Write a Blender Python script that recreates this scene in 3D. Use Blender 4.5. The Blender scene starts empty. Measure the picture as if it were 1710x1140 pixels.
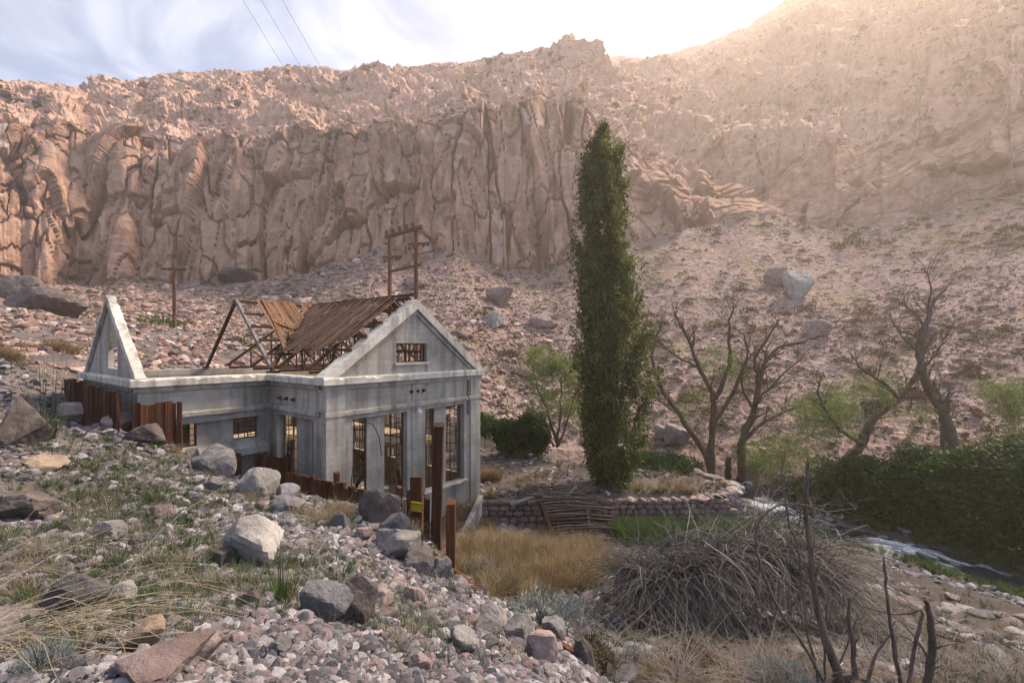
import bpy, math, random
import numpy as np
from mathutils import Vector, Matrix, Euler

# ------------------------------------------------------------------ camera, world, sun, exposure
SC = bpy.context.scene
COL = SC.collection
F, HX, HY, CAMZ = 760.0, 855.0, 580.0, 8.5          # focal length / principal point in photo pixels, eye height
cam_d = bpy.data.cameras.new('camera')
cam = bpy.data.objects.new('camera', cam_d); COL.objects.link(cam)
cam_d.sensor_width = 36.0
cam_d.lens = F / 1710.0 * 36.0
cam_d.shift_y = (570.0 - HY) / 1710.0 * -1.0 * 1.0
cam.location = (0, 0, CAMZ)
cam.rotation_euler = (math.radians(90), 0, 0)
cam_d.clip_start = 0.05; cam_d.clip_end = 2000
SC.camera = cam

SUN_AZ, SUN_EL = math.radians(57), math.radians(48)      # azimuth measured from +Y towards +X
W = bpy.data.worlds.new('World'); SC.world = W; W.use_nodes = True
nt = W.node_tree; nt.nodes.clear()
def N(t, k, **kw):
    n = t.nodes.new(k)
    for a, b in kw.items(): setattr(n, a, b)
    return n
wo = N(nt, 'ShaderNodeOutputWorld'); bg = N(nt, 'ShaderNodeBackground')
sky = N(nt, 'ShaderNodeTexSky', sky_type='NISHITA', sun_disc=False)
sky.sun_elevation = SUN_EL; sky.sun_rotation = SUN_AZ
sky.altitude = 1500; sky.air_density = 1.0; sky.dust_density = 1.6; sky.ozone_density = 1.5
bg.inputs['Strength'].default_value = 0.125
# thin broken cloud: noise on a flat layer far above, everywhere alike
tc = N(nt, 'ShaderNodeTexCoord'); sx = N(nt, 'ShaderNodeSeparateXYZ'); nt.links.new(tc.outputs['Generated'], sx.inputs[0])
zz = N(nt, 'ShaderNodeMath', operation='MAXIMUM'); nt.links.new(sx.outputs['Z'], zz.inputs[0]); zz.inputs[1].default_value = 0.0
za = N(nt, 'ShaderNodeMath', operation='ADD'); nt.links.new(zz.outputs[0], za.inputs[0]); za.inputs[1].default_value = 0.12
dv = N(nt, 'ShaderNodeVectorMath', operation='DIVIDE')
cz = N(nt, 'ShaderNodeCombineXYZ')
for i in range(3): nt.links.new(za.outputs[0], cz.inputs[i])
nt.links.new(tc.outputs['Generated'], dv.inputs[0]); nt.links.new(cz.outputs[0], dv.inputs[1])
cn = N(nt, 'ShaderNodeTexNoise'); cn.inputs['Scale'].default_value = 2.1; cn.inputs['Detail'].default_value = 7; cn.inputs['Roughness'].default_value = 0.58
cn.inputs['Distortion'].default_value = 0.5
nt.links.new(dv.outputs[0], cn.inputs['Vector'])
cr = N(nt, 'ShaderNodeMapRange', interpolation_type='SMOOTHSTEP'); nt.links.new(cn.outputs['Fac'], cr.inputs['Value'])
cr.inputs['From Min'].default_value = 0.40; cr.inputs['From Max'].default_value = 0.64; cr.inputs['To Min'].default_value = 0.05; cr.inputs['To Max'].default_value = 0.85
mx = N(nt, 'ShaderNodeMix', data_type='RGBA'); nt.links.new(cr.outputs[0], mx.inputs['Factor'])
nt.links.new(sky.outputs[0], mx.inputs[6]); mx.inputs[7].default_value = (4.6, 5.0, 6.1, 1)
nt.links.new(mx.outputs[2], bg.inputs['Color']); nt.links.new(bg.outputs[0], wo.inputs['Surface'])

W.cycles.sampling_method = 'MANUAL'; W.cycles.sample_map_resolution = 512
sun_d = bpy.data.lights.new('sun', 'SUN'); sun = bpy.data.objects.new('sun', sun_d); COL.objects.link(sun)
sun_d.energy = 5.0; sun_d.angle = math.radians(10); sun_d.color = (1.0, 0.80, 0.60)
sdir = Vector((math.sin(SUN_AZ) * math.cos(SUN_EL), math.cos(SUN_AZ) * math.cos(SUN_EL), math.sin(SUN_EL)))
sun.rotation_euler = sdir.to_track_quat('Z', 'Y').to_euler()
sun.location = sdir * 300

SC.view_settings.view_transform = 'Standard'; SC.view_settings.look = 'None'
SC.view_settings.gamma = 1.0; SC.view_settings.use_curve_mapping = False
SC.view_settings.exposure = 1.15
SC.render.engine = 'CYCLES'
SC.cycles.use_denoising = True
SC.cycles.max_bounces = 5; SC.cycles.diffuse_bounces = 2; SC.cycles.volume_bounces = 0
SC.cycles.use_adaptive_sampling = True; SC.cycles.adaptive_threshold = .03; SC.cycles.adaptive_min_samples = 16
SC.cycles.sample_clamp_indirect = 4

# ------------------------------------------------------------------ helpers
RNG = np.random.default_rng(7)
def P(px, py, Y):
    return np.array([(px - HX) / F * Y, Y, CAMZ + (HY - py) / F * Y])
def PX(px, Y): return (px - HX) / F * Y
def PZ(py, Y): return CAMZ + (HY - py) / F * Y

def hash3(ix, iy, iz, seed=0):
    with np.errstate(over='ignore'):
        h = (ix.astype(np.int64) * 374761393 + iy.astype(np.int64) * 668265263 + iz.astype(np.int64) * 2147483647 + seed * 1442695041) & 0xffffffff
        h = ((h ^ (h >> 13)) * 1274126177) & 0xffffffff
        h = ((h ^ (h >> 16)) * 2246822519) & 0xffffffff
        h = h ^ (h >> 15)
    return h
def h01(h, k=0):
    h = ((h + k * 2654435761) & 0xffffffff)
    h = ((h ^ (h >> 15)) * 739982445) & 0xffffffff
    h = ((h ^ (h >> 12)) * 695872825) & 0xffffffff
    return ((h ^ (h >> 14)) & 0xffffff).astype(np.float32) / 16777216.0
def vnoise(p, seed=0):
    """smooth value noise in -1..1"""
    i = np.floor(p).astype(np.int64); f = p - i; f = f * f * f * (f * (f * 6 - 15) + 10)
    out = np.zeros(len(p))
    for dx in (0, 1):
        wx = f[:, 0] if dx else 1 - f[:, 0]
        for dy in (0, 1):
            wy = f[:, 1] if dy else 1 - f[:, 1]
            for dz in (0, 1):
                wz = f[:, 2] if dz else 1 - f[:, 2]
                out += wx * wy * wz * h01(hash3(i[:, 0] + dx, i[:, 1] + dy, i[:, 2] + dz, seed))
    return out * 2 - 1
def fbm(p, oct=4, seed=0, gain=0.5):
    a, s, o = 1.0, 0.0, np.zeros(len(p)); q = np.array(p, float)
    for k in range(oct):
        o += a * vnoise(q, seed + k); s += a; a *= gain; q = q * 2.03 + 17.3
    return o / s
def vor(p, seed=0, box=False):
    """cells (rounded, or blocky with box): returns f1, f2, hash of nearest cell, vector from its centre"""
    i = np.floor(p).astype(np.int64)
    n = len(p); f1 = np.full(n, 9e9, np.float32); f2 = np.full(n, 9e9, np.float32)
    hid = np.zeros(n, np.int64); rel = np.zeros((n, 3), np.float32)
    for dx in (-1, 0, 1):
        for dy in (-1, 0, 1):
            for dz in (-1, 0, 1):
                cx, cy, cz_ = i[:, 0] + dx, i[:, 1] + dy, i[:, 2] + dz
                h = hash3(cx, cy, cz_, seed)
                r = np.stack([p[:, 0] - cx - h01(h, 1), p[:, 1] - cy - h01(h, 2), p[:, 2] - cz_ - h01(h, 3)], 1).astype(np.float32)
                d = np.abs(r).max(1) ** 2 if box else (r * r).sum(1)
                m = d < f1
                f2 = np.where(m, f1, np.minimum(f2, d)); f1 = np.where(m, d, f1)
                hid = np.where(m, h, hid); rel[m] = r[m]
    return np.sqrt(f1), np.sqrt(f2), hid, rel
def facets(p, seed, tilt=1.0, box=True):
    f1, f2, h, rel = vor(p, seed, box)
    off = h01(h, 5) - 0.5
    tl = (h01(h, 6) - .5) * rel[:, 0] + (h01(h, 7) - .5) * rel[:, 1] + (h01(h, 8) - .5) * rel[:, 2]
    return off + tilt * 2 * tl, np.clip((f2 - f1), 0, 1), h01(h, 9)

def prop(o, label=None, cat=None, group=None, kind=None):
    if label: o['label'] = label
    if cat:
        o['category'] = cat
        if not kind: o['kind'] = 'thing'
    if group: o['group'] = group
    if kind: o['kind'] = kind
    return o
def link(name, me, mat=None, parent=None):
    o = bpy.data.objects.new(name, me); COL.objects.link(o)
    if mat is not None and me is not None and not me.materials: me.materials.append(mat)
    if parent is not None: o.parent = parent
    return o
def mesh_np(name, V, Fc, smooth=False):
    """fast mesh from arrays; Fc is (n,3) or (n,4)"""
    V = np.asarray(V, np.float32); Fc = np.asarray(Fc, np.int32)
    me = bpy.data.meshes.new(name); k = Fc.shape[1]
    me.vertices.add(len(V)); me.vertices.foreach_set('co', V.ravel())
    me.loops.add(Fc.size); me.loops.foreach_set('vertex_index', Fc.ravel())
    me.polygons.add(len(Fc)); me.polygons.foreach_set('loop_start', np.arange(0, Fc.size, k, dtype=np.int32))
    me.polygons.foreach_set('loop_total', np.full(len(Fc), k, np.int32))
    me.polygons.foreach_set('use_smooth', np.full(len(Fc), smooth, bool))
    me.update(calc_edges=True); me.validate()
    return me
def empty(name, loc=(0, 0, 0), rz=0.0):
    o = bpy.data.objects.new(name, None); COL.objects.link(o); o.location = loc; o.rotation_euler = (0, 0, rz); o.empty_display_size = .3
    return o

class MB:
    def __init__(s): s.v = []; s.f = []
    def add(s, V, Fc):
        b = len(s.v); s.v += [tuple(map(float, q)) for q in V]; s.f += [tuple(b + i for i in q) for q in Fc]; return s
    def hexa(s, c):   # 8 corners: bottom 0-3, top 4-7
        return s.add(c, [(0, 3, 2, 1), (4, 5, 6, 7), (0, 1, 5, 4), (1, 2, 6, 5), (2, 3, 7, 6), (3, 0, 4, 7)])
    def box(s, x0, x1, y0, y1, z0, z1):
        return s.hexa([(x0, y0, z0), (x1, y0, z0), (x1, y1, z0), (x0, y1, z0), (x0, y0, z1), (x1, y0, z1), (x1, y1, z1), (x0, y1, z1)])
    def beam(s, a, b, w, h, up=(0, 0, 1)):
        a, b = Vector(a), Vector(b); d = (b - a).normalized(); u = Vector(up)
        if abs(d.dot(u)) > .98: u = Vector((1, 0, 0)) if abs(d.x) < .9 else Vector((0, 1, 0))
        r = d.cross(u).normalized(); u = r.cross(d)
        r = r * (w / 2); u = u * (h / 2)
        return s.hexa([a - r - u, a + r - u, b + r - u, b - r - u, a - r + u, a + r + u, b + r + u, b - r + u])
    def tube(s, pts, rad, n=6, cap=True):
        pts = [Vector(p) for p in pts]; rings = []
        up = Vector((0.13, 0.27, 0.95))
        for i, p in enumerate(pts):
            d = (pts[min(i + 1, len(pts) - 1)] - pts[max(i - 1, 0)])
            if d.length < 1e-9: d = Vector((0, 0, 1))
            d.normalize()
            if abs(d.dot(up)) > .97: up = Vector((1, 0.1, 0))
            r = d.cross(up).normalized(); q = r.cross(d); up = q
            rr = rad[i] if hasattr(rad, '__len__') else rad
            rings.append([p + r * (rr * math.cos(2 * math.pi * k / n)) + q * (rr * math.sin(2 * math.pi * k / n)) for k in range(n)])
        V = [c for ring in rings for c in ring]; Fc = []
        for i in range(len(rings) - 1):
            for k in range(n):
                Fc.append((i * n + k, i * n + (k + 1) % n, (i + 1) * n + (k + 1) % n, (i + 1) * n + k))
        if cap and n > 2:
            Fc.append(tuple(range(n - 1, -1, -1))); Fc.append(tuple((len(rings) - 1) * n + k for k in range(n)))
        return s.add(V, Fc)
    def prism(s, poly, vec):
        n = len(poly); vec = Vector(vec)
        V = [Vector(p) for p in poly] + [Vector(p) + vec for p in poly]
        return s.add(V, [tuple(range(n - 1, -1, -1)), tuple(range(n, 2 * n))] + [(i, (i + 1) % n, n + (i + 1) % n, n + i) for i in range(n)])
    def mesh(s, name, smooth=False):
        me = bpy.data.meshes.new(name); me.from_pydata(s.v, [], s.f); me.update()
        if smooth: me.polygons.foreach_set('use_smooth', np.ones(len(me.polygons), bool))
        return me
    def build(s, name, mat, parent=None, smooth=False):
        return link(name, s.mesh(name, smooth), mat, parent)

# ------------------------------------------------------------------ materials
def new_mat(name):
    m = bpy.data.materials.new(name); m.use_nodes = True; t = m.node_tree
    return m, t, t.nodes['Principled BSDF']
def noise(t, scale, detail=5, rough=.55, vec=None, dist=0.0):
    n = N(t, 'ShaderNodeTexNoise'); n.inputs['Scale'].default_value = scale; n.inputs['Detail'].default_value = detail
    n.inputs['Roughness'].default_value = rough; n.inputs['Distortion'].default_value = dist
    if vec is not None: t.links.new(vec, n.inputs['Vector'])
    return n.outputs['Fac']
def ramp(t, fac, stops):
    r = N(t, 'ShaderNodeValToRGB'); t.links.new(fac, r.inputs['Fac']); e = r.color_ramp.elements
    while len(e) < len(stops): e.new(.5)
    for q, (p, c) in zip(e, stops): q.position = p; q.color = (*c, 1) if len(c) == 3 else c
    return r.outputs['Color']
def mix(t, fac, a, b, mode='MIX'):
    m = N(t, 'ShaderNodeMix', data_type='RGBA', blend_type=mode)
    for sock, v in ((m.inputs['Factor'], fac), (m.inputs[6], a), (m.inputs[7], b)):
        if isinstance(v, (int, float)): sock.default_value = v
        elif isinstance(v, tuple): sock.default_value = (*v, 1)
        else: t.links.new(v, sock)
    return m.outputs[2]
def mrange(t, v, a, b, c=0., d=1.):
    m = N(t, 'ShaderNodeMapRange'); t.links.new(v, m.inputs['Value'])
    for k, x in zip(('From Min', 'From Max', 'To Min', 'To Max'), (a, b, c, d)): m.inputs[k].default_value = x
    return m.outputs[0]
def coords(t, kind='Object', scale=(1, 1, 1), rot=(0, 0, 0)):
    c = N(t, 'ShaderNodeTexCoord'); m = N(t, 'ShaderNodeMapping'); m.inputs['Scale'].default_value = scale; m.inputs['Rotation'].default_value = rot
    t.links.new(c.outputs[kind], m.inputs['Vector']); return m.outputs[0]
def position(t, scale=(1, 1, 1)):
    g = N(t, 'ShaderNodeNewGeometry'); m = N(t, 'ShaderNodeMapping'); m.inputs['Scale'].default_value = scale
    t.links.new(g.outputs['Position'], m.inputs['Vector']); return m.outputs[0]
def bump(t, bsdf, h, strength=.4, dist=.05):
    b = N(t, 'ShaderNodeBump'); b.inputs['Strength'].default_value = strength; b.inputs['Distance'].default_value = dist
    t.links.new(h, b.inputs['Height']); t.links.new(b.outputs[0], bsdf.inputs['Normal'])
def orand(t):
    return N(t, 'ShaderNodeObjectInfo').outputs['Random']
def attr(t, name):
    return N(t, 'ShaderNodeAttribute', attribute_name=name).outputs['Fac']
def simple_mat(name, c0, c1, scale=4., rough=.85, bs=.3, bd=.02, c2=None, stretch=(1, 1, 1), rnd=0.0, spec=.25, detail=6, world=False):
    m, t, b = new_mat(name)
    vec = position(t, stretch) if world else coords(t, 'Object', stretch)
    n = noise(t, scale, detail, .62, vec)
    st = [(.3, c0), (.68, c1)] + ([(.78, c2)] if c2 else [])
    col = ramp(t, n, st)
    if rnd:
        r = orand(t)
        col = mix(t, 1.0, col, ramp(t, r, [(0, (1 - rnd,) * 3), (1, (1 + rnd,) * 3)]), 'MULTIPLY')
    t.links.new(col, b.inputs['Base Color']); b.inputs['Roughness'].default_value = rough
    b.inputs['Specular IOR Level'].default_value = spec
    if bs: bump(t, b, noise(t, scale * 4, 5, .6, vec), bs, bd)
    return m
# ------------------------------------------------------------------ near ground: three sheets of height, joined along real walls
def rbf(pts, c=2.5):
    pts = np.array(pts, float); xy = pts[:, :2]; z = pts[:, 2]; n = len(pts)
    d = np.sqrt(((xy[:, None] - xy[None]) ** 2).sum(-1) + c * c)
    A = np.zeros((n + 3, n + 3)); A[:n, :n] = -d + np.eye(n) * .05; A[:n, n] = 1; A[:n, n + 1:] = xy; A[n, :n] = 1; A[n + 1:, :n] = xy.T
    w = np.linalg.solve(A, np.concatenate([z, np.zeros(3)]))
    def f(x, y):
        x = np.asarray(x, float); y = np.asarray(y, float); o = w[n] + w[n + 1] * x + w[n + 2] * y
        for i in range(n): o = o - w[i] * np.sqrt((x - xy[i, 0]) ** 2 + (y - xy[i, 1]) ** 2 + c * c)
        return o
    return f
S1 = rbf([P(0, 1140, 2.3), P(400, 1140, 2.5), P(800, 1140, 3.3), P(1000, 1140, 6.3), P(900, 1085, 6.6), P(980, 1110, 7.5), P(600, 1000, 6), P(700, 1000, 8), P(650, 950, 9), P(740, 960, 11.4),
          P(500, 900, 9.3), P(727, 905, 12.3), P(835, 1010, 9.6), P(590, 850, 15.3), P(500, 832, 17.2), P(395, 800, 19.3), P(300, 900, 8), P(300, 800, 13), P(300, 755, 17.4), P(345, 770, 18.6),
          P(100, 900, 7), P(100, 800, 11.5), P(100, 720, 17), P(0, 800, 10), P(0, 690, 16), P(0, 600, 22), P(130, 690, 21), P(215, 712, 18), P(60, 560, 32), P(-150, 540, 30), P(-400, 700, 10), P(-400, 600, 20),
          (0, -5, 8.6), (-10, -5, 9.6), (-12, -20, 15), (8, -5, 5.5), (10, -20, 9), (-30, 5, 12), (0, 0, 6.95), (1.5, 2, 5.9), (2.2, 4, 4.9), (-25, 40, 9.5), (-40, 45, 12), (4, -1, 5.6), (-22, 30, 7.2), (-17, 33, 6.0), (-13, 38, 5.2), (-18, 40, 6.2), (-22.5, 24, 6.2)])
S2 = rbf([P(775, 965, 13.5), P(800, 900, 19.5), P(840, 888, 23), P(1000, 890, 24.8), P(850, 1000, 13.5), P(900, 1080, 10), P(1000, 1100, 9), P(1100, 1140, 8.3), P(1300, 1140, 8.3), P(1700, 1140, 8.8),
          P(1100, 1000, 15), P(1300, 1060, 12), P(1100, 920, 21), P(1230, 895, 24.3), P(1400, 960, 17.5), P(1600, 1030, 15.2), P(1710, 1045, 14.5), P(1500, 1000, 16.8),
          P(1330, 895, 25.0), (6, 4, 2.6), (12, 3, 2.2), (20, 5, 1.0), (30, 10, -1.2), (5, -8, 4.4), (20, -10, 3.5), (2.5, 6.2, 2.9)], 2.0)
T3 = rbf([(-5, 18, .2), (-2, 15, .9), (-1.6, 12.5, 1.3), (-1, 22, .05), (2, 27, .1), (6, 27.5, .12), (10, 27, .15), (-10, 30, 0), (0, 34, -.1), (8, 31, 0.1), (-20, 38, .5), (12.5, 26, .2), (11, 30, -.1)], 2.0)
# plan of the plank wall and of the terrace
Q = [(PX(395, 19.5), 19.5), (PX(590, 15.5), 15.5), (PX(727, 12.6), 12.6), (PX(757, 11.7), 11.7), (PX(835, 9.8), 9.8), (PX(980, 7.7), 7.7), (1.6, 6.2), (2.6, 4.0), (3.0, 0.0), (5.0, -30.0)]
TERR = Q[:4] + [(-2.25, 19.8), (PX(803, 25.4), 25.4), (PX(1010, 25.5), 25.5), (PX(1150, 25.6), 25.6), (PX(1206, 25.8), 25.8), (PX(1224, 26.8), 26.8), (PX(1190, 30), 30), (PX(1060, 32.5), 32.5),
                (PX(930, 34), 34), (PX(830, 40), 40), (-10.5, 36), (-12.8, 34.2), (-21.4, 23.2), (-21.6, 22.2), (-14.4, 16.9), (-12.1, 19.7)]
LOW = Q[3:] + [(60, -30), (60, 60), (-8, 60), (-9, 46), (PX(830, 40), 40), (PX(930, 34), 34), (PX(1060, 32.5), 32.5), (PX(1190, 30), 30), (PX(1224, 26.8), 26.8), (PX(1206, 25.8), 25.8),
               (PX(1150, 25.6), 25.6), (PX(1010, 25.5), 25.5), (PX(803, 25.4), 25.4), (-2.25, 19.8)]
def inpoly(x, y, poly):
    x = np.asarray(x, float); y = np.asarray(y, float); r = np.zeros(x.shape, bool); n = len(poly)
    for i in range(n):
        x0, y0 = poly[i]; x1, y1 = poly[(i + 1) % n]
        c = ((y0 > y) != (y1 > y))
        with np.errstate(divide='ignore', invalid='ignore'):
            r ^= c & (x < (x1 - x0) * (y - y0) / (y1 - y0 + 1e-12) + x0)
    return r
WATER_Z = -2.0
RIV = np.array([(PX(700, 46), 46), (PX(950, 37.5), 37.5), (PX(1120, 35.2), 35.2), (PX(1215, 33.2), 33.2), (PX(1265, 31.0), 31.0), (PX(1340, 27.8), 27.8), (PX(1450, 24.9), 24.9), (PX(1560, 22.7), 22.7), (PX(1700, 20.0), 20.0), (PX(1850, 18), 18), (40, 14), (60, 8)])
def dist_poly(x, y, pl):
    x = np.asarray(x, float); y = np.asarray(y, float); best = np.full(x.shape, 1e9)
    for (x0, y0), (x1, y1) in zip(pl[:-1], pl[1:]):
        dx, dy = x1 - x0, y1 - y0; t = np.clip(((x - x0) * dx + (y - y0) * dy) / (dx * dx + dy * dy), 0, 1)
        best = np.minimum(best, np.hypot(x - x0 - t * dx, y - y0 - t * dy))
    return best
# far bank line: z of the talus foot by column
L0x = [-1500, 0, 200, 400, 600, 800, 900, 1000, 1100, 1200, 1300, 1400, 1500, 1600, 1700, 1900, 3200]
L0Y = [38, 38, 38, 38, 41, 43, 42, 41, 39.5, 37.5, 34.5, 31, 28.5, 26.5, 24.6, 22, 16]
L0z = [12, 9.5, 6.5, 4.6, 3, 1.2, -.6, -.9, -1.1, -1.2, -1.2, -1.2, -1.2, -1.2, -1.2, -1.2, -1.2]
def ground_z(x, y, detail=True):
    x = np.asarray(x, float); y = np.asarray(y, float)
    pt = np.stack([x, y, np.zeros_like(x)], -1).reshape(-1, 3)
    z1 = np.clip(S1(x, y), -2, 30); z2 = np.clip(S2(x, y), -1.9, 8); z3 = T3(x, y)
    if detail:
        n = (fbm(pt * .45, 4, 3) * .28 + fbm(pt * 2.1, 3, 9) * .07).reshape(x.shape)
        z1 = z1 + n * np.clip((np.hypot(x, y)) / 4, .25, 1); z2 = z2 + n * .7; z3 = z3 + n * .5
    z = np.where(inpoly(x, y, TERR), z3, np.where(inpoly(x, y, LOW), z2, z1))
    d = dist_poly(x, y, RIV)
    low = inpoly(x, y, LOW)
    bed = WATER_Z - .5 + np.clip(d - .7, 0, 9) * .85
    z = np.where(low, np.minimum(z, np.maximum(bed, WATER_Z - .7)), z)
    # beyond the talus foot the near sheet dives under the hillside sheet
    px = np.where(y > 5, x / np.maximum(y, 5) * F + HX, 3200 * np.sign(x))
    y0 = np.interp(px, L0x, L0Y)
    over = y - y0 - 1.0
    z = np.where((over > 0) & (y > 5), np.minimum(z, np.interp(px, L0x, L0z) - .3) - over * .8, z)
    return z
def gz(x, y): return float(ground_z(np.array([x]), np.array([y]))[0])
def gfast(x, y):
    """height of the built ground sheet"""
    x = np.asarray(x, float); y = np.asarray(y, float); i = np.clip(np.searchsorted(gx, x) - 1, 0, len(gx) - 2); j = np.clip(np.searchsorted(gy, y) - 1, 0, len(gy) - 2)
    fx = np.clip((x - gx[i]) / (gx[i + 1] - gx[i]), 0, 1); fy = np.clip((y - gy[j]) / (gy[j + 1] - gy[j]), 0, 1)
    return (GZ[i, j] * (1 - fx) + GZ[i + 1, j] * fx) * (1 - fy) + (GZ[i, j + 1] * (1 - fx) + GZ[i + 1, j + 1] * fx) * fy
def onground(px, Y, dz=0.0):
    x = PX(px, Y); return (x, Y, gz(x, Y) + dz)

def axis(lo, hi, c, fine, coarse, span):
    a = [c]
    while a[-1] < hi: a.append(a[-1] + fine + (coarse - fine) * min(1, abs(a[-1] - c) / span))
    b = [c]
    while b[-1] > lo: b.append(b[-1] - fine - (coarse - fine) * min(1, abs(b[-1] - c) / span))
    return np.array(b[::-1] + a[1:])
gx = axis(-50, 50, -1, .07, .5, 32); gy = axis(-24, 52, 5, .06, .34, 26)
GX, GY = np.meshgrid(gx, gy, indexing='ij')
GZ = ground_z(GX.ravel(), GY.ravel()).reshape(GX.shape)
ni, nj = GX.shape
idx = np.arange(ni * nj).reshape(ni, nj)
quads = np.stack([idx[:-1, :-1], idx[1:, :-1], idx[1:, 1:], idx[:-1, 1:]], -1).reshape(-1, 4)

M = {}
# ground: fine gravel over grey-pink earth
m, t, b = new_mat('gravelly_ground'); pos = position(t)
vv = N(t, 'ShaderNodeTexVoronoi'); vv.inputs['Scale'].default_value = 16; t.links.new(pos, vv.inputs['Vector'])
v2 = N(t, 'ShaderNodeTexVoronoi'); v2.inputs['Scale'].default_value = 42; t.links.new(pos, v2.inputs['Vector'])
peb = ramp(t, N(t, 'ShaderNodeSeparateColor').outputs[0], [(0, (0, 0, 0)), (1, (1, 1, 1))])
sc_ = N(t, 'ShaderNodeSeparateColor'); t.links.new(vv.outputs['Color'], sc_.inputs[0])
sc2 = N(t, 'ShaderNodeSeparateColor'); t.links.new(v2.outputs['Color'], sc2.inputs[0])
c1 = ramp(t, sc_.outputs[0], [(0, (0.07, 0.0595, 0.0581)), (.5, (0.1295, 0.112, 0.1099)), (1, (0.203, 0.182, 0.1806))])
c2_ = ramp(t, sc2.outputs[0], [(0, (0.063, 0.0546, 0.0539)), (.6, (0.126, 0.1085, 0.1064)), (1, (0.21, 0.1925, 0.1904))])
cc = mix(t, .5, c1, c2_)
patch = mrange(t, noise(t, .35, 5, .6, pos), .42, .62)
soil = ramp(t, noise(t, 3, 6, .65, pos), [(.3, (0.0154, 0.0133, 0.0112)), (.7, (0.0434, 0.0371, 0.0308))])
dry = attr(t, 'dry')
fac = N(t, 'ShaderNodeMath', operation='MAXIMUM'); t.links.new(dry, fac.inputs[0])
pm = N(t, 'ShaderNodeMath', operation='MULTIPLY'); t.links.new(patch, pm.inputs[0]); pm.inputs[1].default_value = .5; t.links.new(pm.outputs[0], fac.inputs[1])
cc = mix(t, fac.outputs[0], cc, soil)
t.links.new(cc, b.inputs['Base Color']); b.inputs['Roughness'].default_value = .95; b.inputs['Specular IOR Level'].default_value = .15
hh = mix(t, .5, vv.outputs['Distance'], v2.outputs['Distance'])
bump(t, b, hh, -.9, .03)
M['ground'] = m
me = mesh_np('ground', np.stack([GX, GY, GZ], -1).reshape(-1, 3), quads, True)
dryv = (inpoly(GX.ravel(), GY.ravel(), LOW) * .75 + inpoly(GX.ravel(), GY.ravel(), TERR) * .45)
a = me.attributes.new('dry', 'FLOAT', 'POINT'); a.data.foreach_set('value', dryv.astype(np.float32))
prop(link('ground', me, m), kind='structure')

# ------------------------------------------------------------------ hillside, cliffs and skyline
cpx = np.concatenate([np.arange(-1400, -140, 14), np.arange(-140, 1850, 1.95), np.arange(1850, 3300, 14)])
def line(xs, ys): return np.interp(cpx, xs, ys)
def wob(seed, sc, amp): return fbm(np.stack([cpx / sc, np.zeros_like(cpx), np.zeros_like(cpx)], -1), 4, seed) * amp
Y0 = line(L0x, L0Y); Z0 = line(L0x, L0z)
Y1 = line([-1400, 0, 150, 300, 450, 600, 700, 830, 900, 1050, 1200, 1300, 1450, 1600, 1710, 2200, 3300], [60, 80, 90, 93, 96, 92, 90, 92, 94, 92, 92, 90, 84, 76, 68, 50, 34]) + wob(11, 40, 2.5)
P1 = line([-1400, 0, 100, 200, 300, 400, 480, 560, 625, 690, 770, 800, 840, 880, 960, 1060, 1150, 1240, 1300, 1380, 1430, 1500, 1600, 1710, 2200, 3300],
          [470, 470, 480, 472, 470, 468, 462, 438, 408, 432, 412, 424, 450, 452, 440, 408, 376, 358, 356, 378, 372, 360, 340, 312, 260, 260]) + wob(12, 30, 7)
dY2 = line([-1400, 0, 300, 600, 900, 1000, 1100, 1200, 1300, 1450, 1600, 1710, 3300], [10, 9, 12, 11, 9, 12, 20, 22, 20, 17, 13, 10, 10])
P2 = line([-1400, 0, 100, 200, 300, 400, 500, 600, 700, 800, 880, 950, 1000, 1060, 1120, 1200, 1260, 1300, 1400, 1500, 1560, 1640, 1710, 2200, 3300],
          [190, 218, 212, 214, 226, 226, 212, 206, 194, 180, 162, 146, 176, 240, 280, 312, 318, 300, 246, 236, 205, 180, 160, 60, 60]) + wob(13, 36, 16)
Y3 = line([-1400, 0, 130, 300, 600, 900, 990, 1040, 1150, 1300, 1500, 1710, 2200, 3300], [150, 185, 215, 205, 200, 192, 196, 235, 250, 240, 220, 195, 150, 110])
P3 = line([-1400, 0, 60, 100, 128, 150, 200, 260, 275, 300, 400, 500, 570, 650, 750, 850, 940, 978, 1000, 1060, 1100, 1150, 1200, 1250, 1310, 1400, 1500, 1710, 2200, 3300],
          [90, 138, 136, 142, 153, 146, 138, 133, 123, 120, 116, 119, 123, 119, 107, 94, 84, 88, 99, 99, 94, 80, 62, 40, 0, -50, -100, -215, -380, -600])
Z1, Y2 = PZ(P1, Y1), Y1 + dY2
Z2, Z3 = PZ(P2, Y2), PZ(P3, Y3)
def lowpass(a, n=160):
    a = a.copy()
    for _ in range(n): a[1:-1] = (a[:-2] + 2 * a[1:-1] + a[2:]) / 4
    return a
Y1s = lowpass(Y1); Z1s = lowpass(PZ(P1, Y1))
nT, nC, nU = 185, 225, 155
rows = []
zone = []
for k in range(4): rows.append((Y0 - 5 + k, Z0 - 5 + k)); zone.append((1, 0, 0))
for k in range(nT):
    tt = k / nT; ja = tt ** 9; Ya, Za = Y1s * (1 - ja) + Y1 * ja, Z1s * (1 - ja) + Z1 * ja; rows.append((Y0 + (Ya - Y0) * tt, Z0 + (Za - Z0) * (.82 * tt + .18 * tt ** 2))); zone.append((1, 0, 0))
for k in range(nC):
    tt = k / nC; g = tt ** 1.3; rows.append((Y1 + dY2 * g, Z1 + (Z2 - Z1) * tt)); zone.append((0, 1, 0))
for k in range(nU + 1):
    tt = k / nU; rows.append((Y2 + (Y3 - Y2) * tt ** 1.08, Z2 + (Z3 - Z2) * tt)); zone.append((0, 0, 1))
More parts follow.
